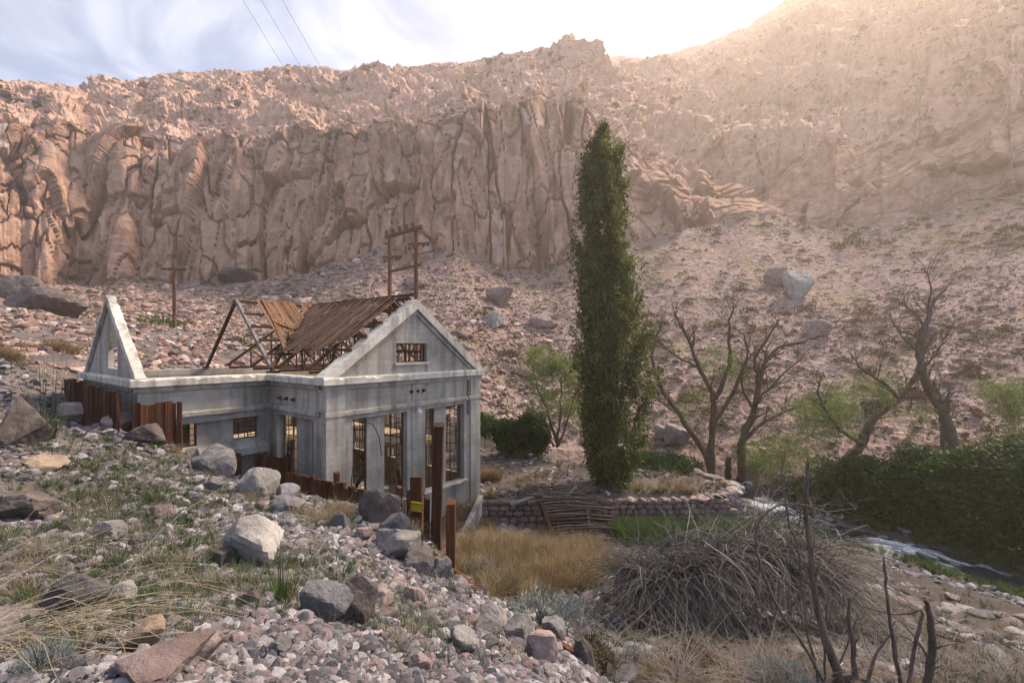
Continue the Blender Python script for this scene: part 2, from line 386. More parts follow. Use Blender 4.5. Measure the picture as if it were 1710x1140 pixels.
for k in range(1, 9): rows.append((Y3 + k * 9, Z3 - k * k * .7)); zone.append((0, 0, 1))
RY = np.array([r[0] for r in rows]); RZ = np.array([r[1] for r in rows]); nr, nc = RY.shape
RX = (cpx - HX)[None] / F * RY
zone = np.array(zone, float)
for _ in range(10): zone[1:-1] = (zone[:-2] + 2 * zone[1:-1] + zone[2:]) / 4
base = np.stack([RX, RY, RZ], -1)
du = np.gradient(base, axis=1); dw = np.gradient(base, axis=0)
nrm = np.cross(du, dw); nrm /= np.linalg.norm(nrm, axis=-1, keepdims=True) + 1e-9
for _ in range(6):
    nrm[:, 1:-1] = (nrm[:, :-2] + nrm[:, 1:-1] + nrm[:, 2:]) / 3; nrm[1:-1] = (nrm[:-2] + nrm[1:-1] + nrm[2:]) / 3
p = base.reshape(-1, 3)
wz = np.repeat(zone[:, None], nc, 1).reshape(-1, 3); wT, wC, wU = wz.T
cp = np.tile(cpx, nr)
warp = np.stack([fbm(p * .09, 3, 21), fbm(p * .09, 3, 22), fbm(p * .09, 3, 23)], -1)
right = np.clip((cp + fbm(p * .05, 2, 31) * 140 - 1080) / 60, 0, 1)
ca, sa = math.cos(.42), math.sin(.42)
pr = np.stack([p[:, 0] * ca + p[:, 2] * sa, p[:, 1], -p[:, 0] * sa + p[:, 2] * ca], -1)     # beds dip: they rise to the right
pq = np.where(right[:, None] > .5, pr, p)
def dom(sx, sy, sz, wa): return pq / np.array([sx, sy, sz]) + warp * wa
left = 1 - right
# big columns / slabs below, broken blocks above, small stones on the talus
def sub(mask, q, seed, tilt):
    o = [np.zeros(len(p)), np.ones(len(p)), np.full(len(p), .5)]
    for k, v in enumerate(facets(q[mask], seed, tilt)): o[k][mask] = v
    return o
isR, isU, notT = right > .5, wU > .5, wT < .97
tw, sw = math.cos(.13), math.sin(.13)      # joints lean a little
pq = np.where(isR[:, None], pq, np.stack([pq[:, 0] * tw + pq[:, 2] * sw * .25, pq[:, 1], pq[:, 2]], -1))
q1 = np.where(isU[:, None], dom(12, 12, 8, .25), np.where(isR[:, None], dom(26, 16, 9.5, .15), dom(8.5, 12, 70, .08)))
q2 = np.where(isU[:, None], dom(4.6, 4.6, 3.2, .3), np.where(isR[:, None], dom(8.5, 6, 3.0, .2), dom(3.4, 5, 19, .10)))
A1, e1, r1 = sub(notT, q1, 41, .7)
A2, e2, r2 = sub(notT, q2, 42, .8)
A3, e3, r3 = facets(dom(1.7, 1.7, 2.3, .4), 43, 1.2)
A4, e4, r4 = sub(~isU, dom(.75, .75, .95, .5), 44, 1.2)
big = fbm(p * .045, 4, 51); mid = fbm(p * .16, 4, 52)
crack = lambda e, w: np.clip(1 - e / w, 0, 1)
smoothrock = right * np.clip((wC - .2) * 2, 0, 1) * np.clip((cp - 1180) / 80, 0, 1)
rough_c = 1 - .72 * smoothrock
D = wC * (3.2 * A1 + rough_c * .9 * A2 + rough_c * .22 * A3 + .06 * rough_c * A4 + 2.6 * big + .4 * mid)
crest = np.clip((nr - 9 - np.repeat(np.arange(nr)[:, None], nc, 1).ravel()) / 60, .25, 1)
D += wU * crest * (1.7 * A1 + 1.2 * A2 + .55 * A3 + 8.5 * big + 2.6 * mid)
D += wT * (1.1 * big + .30 * mid + .12 * np.clip(A3, -.2, 1) + .10 * A4)
D *= np.clip(np.repeat(np.arange(nr)[:, None], nc, 1).ravel() / 10, .0, 1)
D2 = D.reshape(nr, nc); kc = np.clip(zone[:, 1] * 1.5, 0, 1)[:, None]
for _ in range(1):
    S_ = D2.copy(); S_[1:-1, 1:-1] = (4 * D2[1:-1, 1:-1] + 2 * (D2[:-2, 1:-1] + D2[2:, 1:-1] + D2[1:-1, :-2] + D2[1:-1, 2:]) + D2[:-2, :-2] + D2[2:, :-2] + D2[:-2, 2:] + D2[2:, 2:]) / 16
    D2 = D2 * (1 - kc) + S_ * kc
D = D2.ravel() - wC * (2.3 * crack(e1, .032) + rough_c * 1.1 * crack(e2, .034))
pf = p + nrm.reshape(-1, 3) * D[:, None]
far_pts = pf.reshape(nr, nc, 3)
idx = np.arange(nr * nc).reshape(nr, nc)
quads = np.stack([idx[:-1, :-1], idx[:-1, 1:], idx[1:, 1:], idx[1:, :-1]], -1).reshape(-1, 4)
m, t, b = new_mat('canyon_rock'); pos = position(t)
fc = attr(t, 'facet'); wc = attr(t, 'scree'); up = attr(t, 'upper')
streak = noise(t, 1.0, 4, .65, position(t, (.5, .5, .07)))
n1 = noise(t, .07, 3, .6, pos); n2 = noise(t, .9, 5, .7, pos)
rock = ramp(t, streak, [(.28, (.115, .068, .052)), (.5, (.305, .188, .142)), (.72, (.49, .335, .265))])
rock = mix(t, mrange(t, n1, .45, .65), rock, ramp(t, n2, [(.3, (.25, .15, .115)), (.7, (.47, .325, .255))]))
rock = mix(t, mrange(t, fc, .80, .9, 0, .55), rock, (.43, .37, .37))
rock = mix(t, mrange(t, fc, .22, .05, 0, .6), rock, (.15, .10, .082))
upc = ramp(t, n2, [(.3, (.36, .215, .17)), (.55, (.54, .365, .295)), (.75, (.65, .49, .42))])  # upper slope paler than cliff: bleached rock with haze glow put into its colour
pale = mrange(t, noise(t, .12, 5, .7, position(t, (1, 1, 2.2))), .55, .66, 0, .55)
upc = mix(t, pale, upc, (.62, .50, .45))
rock = mix(t, mrange(t, up, .2, .9, 0, .8), rock, upc)
v3 = N(t, 'ShaderNodeTexVoronoi'); v3.inputs['Scale'].default_value = 2.2; t.links.new(pos, v3.inputs['Vector'])
s3 = N(t, 'ShaderNodeSeparateColor'); t.links.new(v3.outputs['Color'], s3.inputs[0])
scr = ramp(t, s3.outputs[0], [(0, (.16, .115, .105)), (.5, (.27, .20, .182)), (1, (.38, .30, .28))])
scr = mix(t, .45, scr, ramp(t, n2, [(.3, (.165, .115, .10)), (.7, (.32, .235, .21))]))
scr = mix(t, mrange(t, noise(t, .11, 3, .6, pos), .52, .66, 0, .55), scr, (.19, .165, .085))      # thin olive growth
rock = mix(t, wc, rock, scr)
veg = mrange(t, noise(t, .06, 4, .65, pos), .56, .68, 0, .42)
vm = N(t, 'ShaderNodeMath', operation='MULTIPLY'); t.links.new(veg, vm.inputs[0]); t.links.new(up, vm.inputs[1])
rock = mix(t, vm.outputs[0], rock, (.22, .18, .08))
t.links.new(rock, b.inputs['Base Color']); b.inputs['Roughness'].default_value = .95; b.inputs['Specular IOR Level'].default_value = .12
bump(t, b, noise(t, .9, 5, .72, pos), .9, .6)
M['canyon'] = m
me = mesh_np('canyon_hillside', pf, quads, False)
for nm, val in (('facet', .55 * r2 + .45 * r3), ('scree', wT), ('upper', wU)):
    a = me.attributes.new(nm, 'FLOAT', 'POINT'); a.data.foreach_set('value', np.asarray(val, np.float32))
prop(link('canyon_hillside', me, m), kind='structure')
def far_at(px, t_row):
    """point on the hillside sheet: column px, row index"""
    j = int(np.clip(np.searchsorted(cpx, px), 0, nc - 1)); return far_pts[int(t_row), j]
def far_z(px, py, lo=4, hi=None):
    """walk up the column until the sheet reaches photo row py: a point of the slope"""
    j = int(np.clip(np.searchsorted(cpx, px), 0, nc - 1)); c = far_pts[lo:(hi or nr), j]
    yy = HY - (c[:, 2] - CAMZ) / c[:, 1] * F
    k = int(np.argmax(yy <= py)); return c[k]
# ------------------------------------------------------------------ ruined concrete powerhouse
def concrete(name, c0, c1, c2, streaks=1.0):
    m, t, b = new_mat(name); pos = coords(t, 'Object')
    n = noise(t, .55, 7, .68, pos); col = ramp(t, n, [(.28, c0), (.5, c1), (.72, c2)])
    st = noise(t, 1.0, 5, .6, coords(t, 'Object', (2.6, 2.6, .16)))
    col = mix(t, mrange(t, st, .47, .70, 0, .62 * streaks), col, tuple(v * .42 for v in c0))
    col = mix(t, mrange(t, noise(t, 1.0, 4, .6, coords(t, 'Object', (1.7, 1.7, .2), (0, 0, .6))), .60, .72, 0, .45 * streaks), col, (.34, .25, .15))
    # board-mark lines of the shuttering
    wv = N(t, 'ShaderNodeTexWave', wave_type='BANDS', bands_direction='Z'); wv.inputs['Scale'].default_value = 1.1; wv.inputs['Distortion'].default_value = .6
    wv.inputs['Detail'].default_value = 2; t.links.new(pos, wv.inputs['Vector'])
    col = mix(t, mrange(t, wv.outputs['Fac'], .0, .05, .22, 0), col, tuple(v * .5 for v in c0))
    # pock marks
    vo = N(t, 'ShaderNodeTexVoronoi'); vo.inputs['Scale'].default_value = 3.2; t.links.new(pos, vo.inputs['Vector'])
    col = mix(t, mrange(t, vo.outputs['Distance'], .05, .03, 0, .6), col, (.06, .055, .05))
    # broad damp patches, spalled spots
    col = mix(t, mrange(t, noise(t, .22, 5, .6, pos, .6), .50, .68, 0, .55 * streaks), col, tuple(v * .62 for v in c0))
    sp = mrange(t, noise(t, 1.3, 6, .7, pos, 1.2), .66, .69)
    col = mix(t, sp, col, tuple(v * .8 + .02 for v in c1))
    t.links.new(col, b.inputs['Base Color']); b.inputs['Roughness'].default_value = .92; b.inputs['Specular IOR Level'].default_value = .2
    hb_ = mix(t, .35, noise(t, 9, 7, .7, pos), sp)
    bump(t, b, hb_, .8, .04)
    return m
M['concrete'] = concrete('weathered_concrete', (.175, .166, .15), (.325, .312, .287), (.45, .435, .41))
M['cornice'] = concrete('bleached_cornice_concrete', (.30, .28, .25), (.50, .48, .44), (.66, .64, .59), 1.25)
M['plaster'] = concrete('tan_inner_plaster', (.20, .155, .10), (.36, .28, .18), (.46, .38, .26), .8)
M['rust'] = simple_mat('rusted_steel', (.030, .014, .010), (.085, .038, .022), 6, .8, .3, .01, (.13, .06, .03))
M['paint_steel'] = simple_mat('faded_grey_steel', (.10, .085, .09), (.19, .165, .175), 5, .7, .2, .01, (.09, .045, .03))
def wood(name, c0, c1, c2, along=2, rnd=.35, fine=14):
    m, t, b = new_mat(name); s = [fine, fine, fine]; s[along] = .7
    vec = coords(t, 'Object', tuple(s)); rr = orand(t)
    ad = N(t, 'ShaderNodeVectorMath', operation='ADD'); sc = N(t, 'ShaderNodeMath', operation='MULTIPLY'); sc.inputs[1].default_value = 57
    t.links.new(rr, sc.inputs[0]); t.links.new(vec, ad.inputs[0]); t.links.new(sc.outputs[0], ad.inputs[1])
    n = noise(t, 1.0, 6, .65, ad.outputs[0])
    col = ramp(t, n, [(.3, c0), (.55, c1), (.75, c2)])
    col = mix(t, 1.0, col, ramp(t, rr, [(0, (1 - rnd,) * 3), (1, (1 + rnd,) * 3)]), 'MULTIPLY')
    t.links.new(col, b.inputs['Base Color']); b.inputs['Roughness'].default_value = .88; b.inputs['Specular IOR Level'].default_value = .2
    bump(t, b, n, .7, .012)
    return m
M['roof_wood'] = wood('rust_stained_roof_boards', (.035, .020, .014), (.105, .058, .036), (.20, .125, .082), 0, .45)
M['roof_wood_y'] = wood('rust_stained_roof_boards_cross', (.055, .03, .018), (.145, .08, .045), (.26, .16, .095), 1, .4)
M['plank'] = wood('red_brown_retaining_planks', (.022, .009, .006), (.068, .027, .013), (.135, .062, .031), 2, .5)
M['greywood'] = wood('bleached_grey_wood', (.10, .082, .068), (.22, .185, .16), (.36, .32, .29), 0, .3)

PHI = .656; BW, BT, BS, BWW = 9.0, 4.85, 4.85, 8.75; ZC, ZR = 7.3, 10.78
B_ANG = math.pi / 2 - PHI
BU = np.array([math.sin(PHI), math.cos(PHI)]); BV = np.array([-BU[1], BU[0]]); BA = np.array([PX(546, 18.1), 18.1])
house = empty('ruined_powerhouse', (BA[0], BA[1], 0), B_ANG)
prop(house, 'roofless grey concrete powerhouse with front gable and broken rust-brown board roof', 'building')
def bworld(x, y, z): q = BA + BU * x + BV * y; return (q[0], q[1], z)

def wall_pieces(mb, ax, o0, o1, a0, a1, z0, z1, ops):
    """ax 'x': runs along x between o0..o1 in y; openings (from, to, bottom, top)"""
    def bx(p, q, r, s):
        if q - p < 1e-4 or s - r < 1e-4: return
        if ax == 'x': mb.box(p, q, o0, o1, r, s)
        else: mb.box(o0, o1, p, q, r, s)
    cur = a0
    for (p, q, r, s) in sorted(ops):
        bx(cur, p, z0, z1); bx(p, q, z0, r); bx(p, q, s, z1); cur = q
    bx(cur, a1, z0, z1)
TH = .45; ZW = 7.0; ZO = 5.5
front_ops = [(1.16, 4.04, 1.5, ZO), (5.14, 7.88, 1.5, ZO)]
short_ops = [(1.04, 4.18, 1.5, ZO)]
left_ops = [(-3.78, -.45, 4.4, 5.4)]
right_ops = [(1.2, 3.6, 1.5, ZO), (5.0, 7.4, 1.5, ZO), (9.2, 11.6, 1.5, ZO)]
back_ops = [(-3.2, -.6, 2.5, ZO), (1.2, 4.0, 1.5, ZO), (5.1, 7.9, 1.5, ZO)]
def wall(ax, o0, o1, a0, a1, ops, z0=-.6):
    mb = MB(); wall_pieces(mb, ax, o0, o1, a0, a1, z0, ZW, ops); return mb.build('wall', M['concrete'], house)
w_front = wall('x', 0, TH, 0, BW, front_ops)
w_short = wall('y', 0, TH, TH, BT + TH, short_ops)
w_wing = wall('x', BT, BT + TH, -BS, 0, left_ops)
w_end = wall('y', -BS, -BS + TH, BT + TH, BT + BWW - TH, [])
w_back = wall('x', BT + BWW - TH, BT + BWW, -BS, BW, back_ops)
w_right = wall('y', BW - TH, BW, TH, BT + BWW - TH, right_ops)
w_run = [w_front, w_short, w_wing, w_end, w_right, w_back]
# tan plaster lining seen through the openings
mb = MB(); wall_pieces(mb, 'x', BT + BWW - TH - .04, BT + BWW - TH - .003, -BS + TH + .01, BW - TH - .05, -.1, 6.9, back_ops); mb.build('plaster_lining', M['plaster'], house)
mb = MB(); wall_pieces(mb, 'y', BW - TH - .04, BW - TH - .003, TH + .01, BT + BWW - TH - .05, -.1, 6.9, right_ops); mb.build('plaster_lining', M['plaster'], house)
MB().box(-BS + TH + .003, BW - TH - .05, BT + TH + .003, BT + BWW - TH - .05, -.3, .08).box(TH + .003, BW - TH - .05, TH + .003, BT + TH - .003, -.3, .08).build('floor', M['concrete'], house)
# inner gallery with railing and its posts
g = MB().box(5.6, 8.4, 2.4, 12.6, 3.1, 3.35).box(1.0, 5.59, 9.6, 12.6, 3.1, 3.35)
for yy in (2.6, 5.2, 7.8, 10.4): g.box(5.62, 5.9, yy, yy + .3, .08, 3.1)
for xx in (1.4, 3.6): g.box(xx, xx + .3, 9.62, 9.9, .08, 3.1)
g.build('gallery', M['plaster'], house)
g = MB()
for zz in (3.75, 4.25): g.beam((5.64, 2.5, zz), (5.64, 9.5, zz), .05, .05).beam((1.0, 9.64, zz), (5.6, 9.64, zz), .05, .05)
for k in range(9): g.beam((5.64, 2.5 + k * .85, 3.35), (5.64, 2.5 + k * .85, 4.3), .05, .05)
for k in range(6): g.beam((1.0 + k * .85, 9.64, 3.35), (1.0 + k * .85, 9.64, 4.3), .05, .05)
g.build('gallery_railing', M['rust'], house)
# old machine bed and fallen timbers on the floor
g = MB().box(2.0, 4.6, 4.4, 7.6, .08, .9).box(2.3, 4.2, 4.8, 7.2, .9, 1.5); g.build('machine_bed', M['concrete'], house)
rs = random.Random(5)
for k in range(7):
    x, y = rs.uniform(1, 7.6), rs.uniform(1, 8); a_ = rs.uniform(0, 6.28); L = rs.uniform(1.2, 2.6)
    MB().beam((x, y, .15 + k * .05), (x + L * math.cos(a_) * .5, y + L * math.sin(a_) * .5, rs.uniform(.8, 2.4)), .1, .18).build('fallen_timber', M['rust'], house)

def chipped(mb, p0, p1, nrm_, out, inn, h, seed, n=None, amp=.035):
    """a moulded bar from p0 to p1 with knocked-off upper outer edge"""
    p0, p1, nv = Vector(p0), Vector(p1), Vector(nrm_); L = (p1 - p0).length; n = n or max(6, int(L * 5)); r = random.Random(seed); V = []; Fc = []
    for i in range(n + 1):
        c = p0.lerp(p1, i / n); j = lambda a: r.uniform(-a, a)
        ch = abs(r.gauss(0, amp)) * (1 + 2.0 * (r.random() < .12))
        e = 0 if i in (0, n) else 1
        V += [c - nv * inn, c + nv * (out + e * j(.006)), c + nv * (out + e * j(.006)) + Vector((0, 0, h - ch - .02)), c + nv * (out - ch - .02) + Vector((0, 0, h - e * abs(j(.012)))), c - nv * inn + Vector((0, 0, h - e * abs(j(.015))))]
    for i in range(n):
        for k in range(5): Fc.append((i * 5 + k, i * 5 + (k + 1) % 5, (i + 1) * 5 + (k + 1) % 5, (i + 1) * 5 + k))
    Fc += [(4, 3, 2, 1, 0), tuple(n * 5 + k for k in range(5))]
    return mb.add(V, [tuple(reversed(f)) for f in Fc])
PR = .28
runs = [((-PR, 0, 0), (BW + PR, 0, 0), (0, -1, 0)), ((0, TH + .002, 0), (0, BT - PR - .002, 0), (-1, 0, 0)), ((-BS - PR, BT, 0), (-.002 - 0, BT, 0), (0, -1, 0)), ((-BS, BT + BWW, 0), (-BS, BT + TH + .002, 0), (-1, 0, 0)),
        ((BW, TH + .002, 0), (BW, BT + BWW, 0), (1, 0, 0)), ((BW + PR, BT + BWW, 0), (-BS - PR, BT + BWW, 0), (0, 1, 0))]
for k, (a_, b_, n_) in enumerate(runs):
    mb = MB(); chipped(mb, Vector(a_) + Vector((0, 0, ZW + .003)), Vector(b_) + Vector((0, 0, ZW + .003)), n_, PR, TH, .3, 20 + k); mb.build('cornice', M['cornice'], w_run[k])
for k, (a_, b_, n_) in enumerate(runs[:4]):
    a_, b_ = Vector(a_), Vector(b_); d = (b_ - a_).normalized(); cut = .12 if k in (0, 2) else 0
    mb = MB(); chipped(mb, a_ + d * cut + Vector((0, 0, 6.80)), b_ - d * (cut if k == 0 else 0) + Vector((0, 0, 6.80)), n_, .12, -.003, .195, 40 + k, amp=.01); mb.build('bed_moulding', M['concrete'], w_run[k])
    mb = MB(); chipped(mb, a_ + d * (cut + .04) + Vector((0, 0, 5.70)), b_ - d * (cut + .04 if k == 0 else 0) + Vector((0, 0, 5.70)), n_, .11, -.003, .2, 50 + k, amp=.015); mb.build('belt_course', M['concrete'], w_run[k])
# corner pilasters, proud of the wall, in two lengths below and above the belt course
def pil(x0, x1, y0, y1, w_=w_front):
    for z0, z1 in ((-.5, 5.695), (5.905, 6.795)): MB().box(x0, x1, y0, y1, z0, z1).build('pilaster', M['concrete'], w_)
pil(-.08, .75, -.08, -.003); pil(8.3, 9.08, -.08, -.003); pil(-.08, -.003, .0, .62, w_short)
pil(4.30, 4.88, -.045, -.003)
# infill piers and sills inside the openings
for (x0, x1, z0) in ((2.0, 2.92, 1.5), (5.95, 6.76, 1.5)): MB().box(x0, x1, .24, .44, z0, ZO - .003).build('window_pier', M['concrete'], w_front)
MB().box(.24, .44, 1.55, 2.87, 1.503, ZO - .003).build('window_pier', M['concrete'], w_short)
MB().box(-2.85, -1.48, BT + .2, BT + .42, 4.403, 5.397).build('window_pier', M['concrete'], w_wing)
for (x0, x1) in ((1.0, 4.2), (5.0, 8.0)):
    mb = MB(); chipped(mb, (x0, 0, 1.38), (x1, 0, 1.38), (0, -1, 0), .16, -.003, .115, int(x0 * 7)); mb.build('sill', M['cornice'], w_front)
# sloped sill under the wing window
mb = MB(); mb.prism([(-2.9, BT - .003, 4.36), (-2.9, BT - .30, 4.10), (-2.9, BT - .34, 3.80), (-2.9, BT - .003, 3.74)], (2.78, 0, 0)); mb.build('sloped_sill', M['concrete'], w_wing)
# rusted window grids
def grid(ax, o, a0, a1, z0, z1, nv, nh, seed, par):
    r = random.Random(seed); mb = MB()
    pt = (lambda a, z, d=0: (a, o + d, z)) if ax == 'x' else (lambda a, z, d=0: (o + d, a, z))
    for a_ in (a0 + .025, a1 - .025): mb.beam(pt(a_, z0), pt(a_, z1), .05, .05)
    for z in (z0 + .025, z1 - .025): mb.beam(pt(a0 + .05, z), pt(a1 - .05, z), .05, .05)
    for i in range(1, nv):
        a_ = a0 + (a1 - a0) * i / nv; za, zb = z0 + .05, z1 - .05
        if r.random() < .25: za = r.uniform(z0, (z0 + z1) / 2)
        mb.tube([pt(a_, za, r.uniform(-.08, .04)), pt(a_ + r.uniform(-.03, .03), (za + zb) / 2, r.uniform(-.05, .05)), pt(a_, zb)], .018, 4)
    for i in range(1, nh):
        z = z0 + (z1 - z0) * i / nh; q = .05 if r.random() < .8 else (a1 - a0) * r.uniform(.2, .6)
        mb.tube([pt(a0 + .05, z, r.uniform(-.02, .02)), pt((a0 + a1) / 2, z + r.uniform(-.05, .05), r.uniform(-.08, .08)), pt(a1 - q, z + r.uniform(-.06, .03), r.uniform(-.03, .03))], .02, 4)
    mb.build('window_grid', M['rust'], par)
yg = .33
for k, (x0, x1) in enumerate(((1.17, 1.99), (2.93, 4.03), (5.15, 5.94), (6.77, 7.87))): grid('x', yg, x0, x1, 1.52, ZO - .01, 3, 8, 60 + k, w_front)
grid('y', yg, 2.88, 4.17, 1.52, ZO - .01, 3, 8, 70, w_short); grid('y', yg, 1.05, 1.54, 1.52, ZO - .01, 2, 8, 71, w_short)
grid('x', BT + yg, -3.77, -2.86, 4.42, 5.39, 4, 4, 72, w_wing); grid('x', BT + yg, -1.47, -.46, 4.42, 5.39, 4, 4, 73, w_wing)
for k, (p_, q_, r_, s_) in enumerate(right_ops): grid('y', BW - .22, p_ + .01, q_ - .01, r_ + .02, s_ - .01, 6, 8, 80 + k, w_right)
for k, (p_, q_, r_, s_) in enumerate(back_ops): grid('x', BT + BWW - .22, p_ + .01, q_ - .01, r_ + .02, s_ - .01, 6, 8, 84 + k, w_back)

# gables: triangle walls with a window, raked copings
KS = (ZR - .06 - ZC) / (BW / 2)
def gable(ax, o0, o1, c, half, k, win):
    zt = lambda a_: ZC + .004 + k * (half - abs(a_ - c))
    w0, w1, wz0, wz1 = win; mb = MB()
    def poly(pts):
        pts = [(a_, o0, z) if ax == 'x' else (o0, a_, z) for a_, z in pts]
        mb.prism(pts, (0, o1 - o0, 0) if ax == 'x' else (o1 - o0, 0, 0))
    zb = ZC + .004
    poly([(c - half, zb), (w0, zb), (w0, zt(w0))]); poly([(w1, zb), (c + half, zb), (w1, zt(w1))])
    poly([(w0, zb), (w1, zb), (w1, wz0), (w0, wz0)])
    poly([(w0, wz1), (w1, wz1), (w1, zt(w1)), (c, zt(c)), (w0, zt(w0))])
    o = mb.build('gable_wall', M['concrete'], house)
    me_ = o.data
    import bmesh
    bm = bmesh.new(); bm.from_mesh(me_); bmesh.ops.recalc_face_normals(bm, faces=bm.faces); bm.to_mesh(me_); bm.free()
    return o
g_front = gable('x', .02, .40, 4.5, 4.4, KS, (3.41, 5.25, 7.8, 8.7))
g_side = gable('y', -BS + .02, -BS + .22, BT + BWW / 2, BWW / 2 - .1, (ZR - .06 - ZC) / (BWW / 2), (BT + 3.0, BT + 4.55, 7.6, 8.5))
def coping(ax, c, half, zf, zr_, o0, o1, thick, seed, mat, n=26, par=None):
    for sgn in (-1, 1):
        r = random.Random(seed + sgn); V = []; Fc = []
        for i in range(n + 1):
            f = i / n; a_ = c + sgn * half * (1 - f); z = zf + (zr_ - zf) * f; e = 0 if i in (0, n) else 1
            j = lambda s_: e * r.uniform(-s_, s_)
            lo = max(z - thick, ZC + .006)
            big = abs(r.gauss(0, .03)) * e
            for (oo, zz) in ((o0, lo), (o1, lo), (o1 - big, z + j(.02)), (o0 + big * .6, z - big * .5 + j(.015))):
                V.append((a_, oo, zz) if ax == 'x' else (oo, a_, zz))
        for i in range(n):
            for q in range(4): Fc.append((i * 4 + q, i * 4 + (q + 1) % 4, (i + 1) * 4 + (q + 1) % 4, (i + 1) * 4 + q))
        Fc += [(3, 2, 1, 0), tuple(n * 4 + q for q in range(4))]
        import bmesh
        o = MB().add(V, Fc).build('coping', mat, par)
        bm = bmesh.new(); bm.from_mesh(o.data); bmesh.ops.recalc_face_normals(bm, faces=bm.faces); bm.to_mesh(o.data); bm.free()
coping('x', 4.5, 4.72, ZC + .02, ZR, -.20, .52, .46, 3, M['cornice'], 26, g_front)
coping('x', 4.5, 4.05, ZC + .02, ZR - .50, -.07, .018, .20, 13, M['concrete'], 26, g_front)
coping('y', BT + BWW / 2, BWW / 2 + .12, ZC + .02, ZR, -BS - .10, -BS + .26, .30, 5, M['cornice'], 30, g_side)
coping('y', BT + BWW / 2, BWW / 2 - .28, ZC + .02, ZR - .34, -BS - .04, -BS + .018, .16, 15, M['concrete'], 26, g_side)
MB().box(3.30, 5.36, -.06, .018, 7.69, 7.797).build('sill', M['cornice'], g_front)
grid('x', .2, 3.42, 5.24, 7.81, 8.69, 8, 2, 90, g_front)
MB().box(4.29, 4.37, .17, .24, 7.81, 8.69).build('window_mullion', M['rust'], g_front)

# roof steel: trusses, purlins
RO = .26; KR = (ZR - ZC) / 4.5
def rz_(x): return ZC + RO + KR * (4.5 - abs(x - 4.5))
for yy in (1.9, 4.6, 7.3, 10.2):
    mb = MB(); zb = ZC + .12
    mb.beam((.3, yy, zb), (8.7, yy, zb), .09, .11)
    half_rights = (4.5, 8.7)
    mb.beam((.25, yy, rz_(.25) - .18), (4.5, yy, rz_(4.5) - .18), .09, .12)
    mb.beam((4.5, yy, rz_(4.5) - .18), (8.75, yy, rz_(8.75) - .18), .09, .12)
    for x in (1.4, 2.5, 3.5, 4.5, 5.5, 6.5, 7.6): mb.beam((x, yy, zb + .05), (x, yy, rz_(x) - .2), .05, .06)
    for x0, x1 in ((1.4, 2.5), (2.5, 3.5), (3.5, 4.5), (7.6, 6.5), (6.5, 5.5), (5.5, 4.5)): mb.beam((x0, yy + .03, rz_(x0) - .2), (x1, yy + .03, zb + .05), .05, .05)
    mb.build('truss', M['rust'], house)
for k in range(5):
    x = 1.15 + k * .78
    MB().beam((x, .12 + .05 * (k % 2), rz_(x) - .05), (x, BT + x + .1, rz_(x) - .05), .11, .13).build('purlin', M['rust'], house)
for k in range(4):
    x = 5.2 + k * .95
    MB().beam((x, .15, rz_(x) - .05), (x, 9.0 - k, rz_(x) - .05), .11, .13).build('purlin', M['rust'], house)
MB().beam((4.5, .05, rz_(4.5) - .02), (4.5, BT + BWW / 2 + .2, rz_(4.5) - .02), .12, .12).build('ridge_beam', M['rust'], house)
YC = BT + BWW / 2
def rzy(y): return ZC + RO + (ZR - ZC) / (BWW / 2) * (BWW / 2 - abs(y - YC))
# the bare end truss of the wing: two legs and its foot plates
mb = MB(); mb.beam((.27, BT + BWW - .3, ZC + .05), (.27, YC, rzy(YC) - .04), .13, .15); mb.beam((.14, BT + BWW - .5, ZC + .05), (.40, BT + BWW - .1, ZC + .05), .3, .08); mb.build('truss_leg', M['rust'], house)
mb = MB(); mb.beam((.27, BT + .25, ZC + .05), (.27, YC, rzy(YC) - .05), .14, .16); mb.build('truss_leg', M['paint_steel'], house)
MB().box(.05, .5, BT + .05, BT + .5, ZC + .004, ZC + .10).build('truss_shoe', M['rust'], house)
for k in range(5):
    y = YC - .1 - k * .86
    MB().beam((.27, y, rzy(y) - .04), (max(1.3, y - BT) + .35, y, rzy(y) - .05), .12, .13).build('purlin', M['rust'], house)
# valley rafter
MB().beam((.1, BT + .1, ZC + .2), (4.5, YC, rz_(4.5) - .12), .12, .16).build('valley_rafter', M['rust'], house)
# roof boards, one by one
r = random.Random(11)
y = 1.05
while y < 9.15:
    wd = r.uniform(.125, .185); x_lo = max(1.0 + r.uniform(-.25, .25) + (.5 if y < 2.0 else 0), y - BT + r.uniform(-.1, .22))
    if r.random() > .03 and x_lo < 4.2:
        if r.random() < .12: x_lo += r.uniform(.2, 1.2)
        x_hi = 4.55 + r.uniform(-.05, .1)
        if r.random() < .1: x_hi -= r.uniform(.3, 1.0)
        sk = r.uniform(-.05, .05); l0, l1 = r.uniform(.01, .05), r.uniform(0, .05)
        ob = MB().beam((x_lo, y + sk, rz_(x_lo) + .035 + l0), (x_hi, y, rz_(4.5) - KR * (4.5 - min(x_hi, 4.5)) + .035 + l1), wd, .028).build('roof_board', M['roof_wood'], house)
    y += wd + r.uniform(.0, .016)
x = 1.3
while x < 4.35:
    wd = r.uniform(.13, .19); y_lo = BT + x + r.uniform(-.1, .1) if x > 2 else BT + 1.1 + (x - 1.3) * 1.4 + r.uniform(-.3, .5)
    if r.random() > .06:
        y_hi = YC + r.uniform(-.05, .08) - (r.uniform(.3, 1.2) if r.random() < .12 else 0); y_lo = min(y_lo, y_hi - .3)
        MB().beam((x + r.uniform(-.06, .06), y_lo, rzy(y_lo) + .04), (x, y_hi, rzy(min(y_hi, YC)) + .04 + r.uniform(0, .03)), wd, .028).build('roof_board', M['roof_wood_y'], house)
    x += wd + r.uniform(.0, .018)
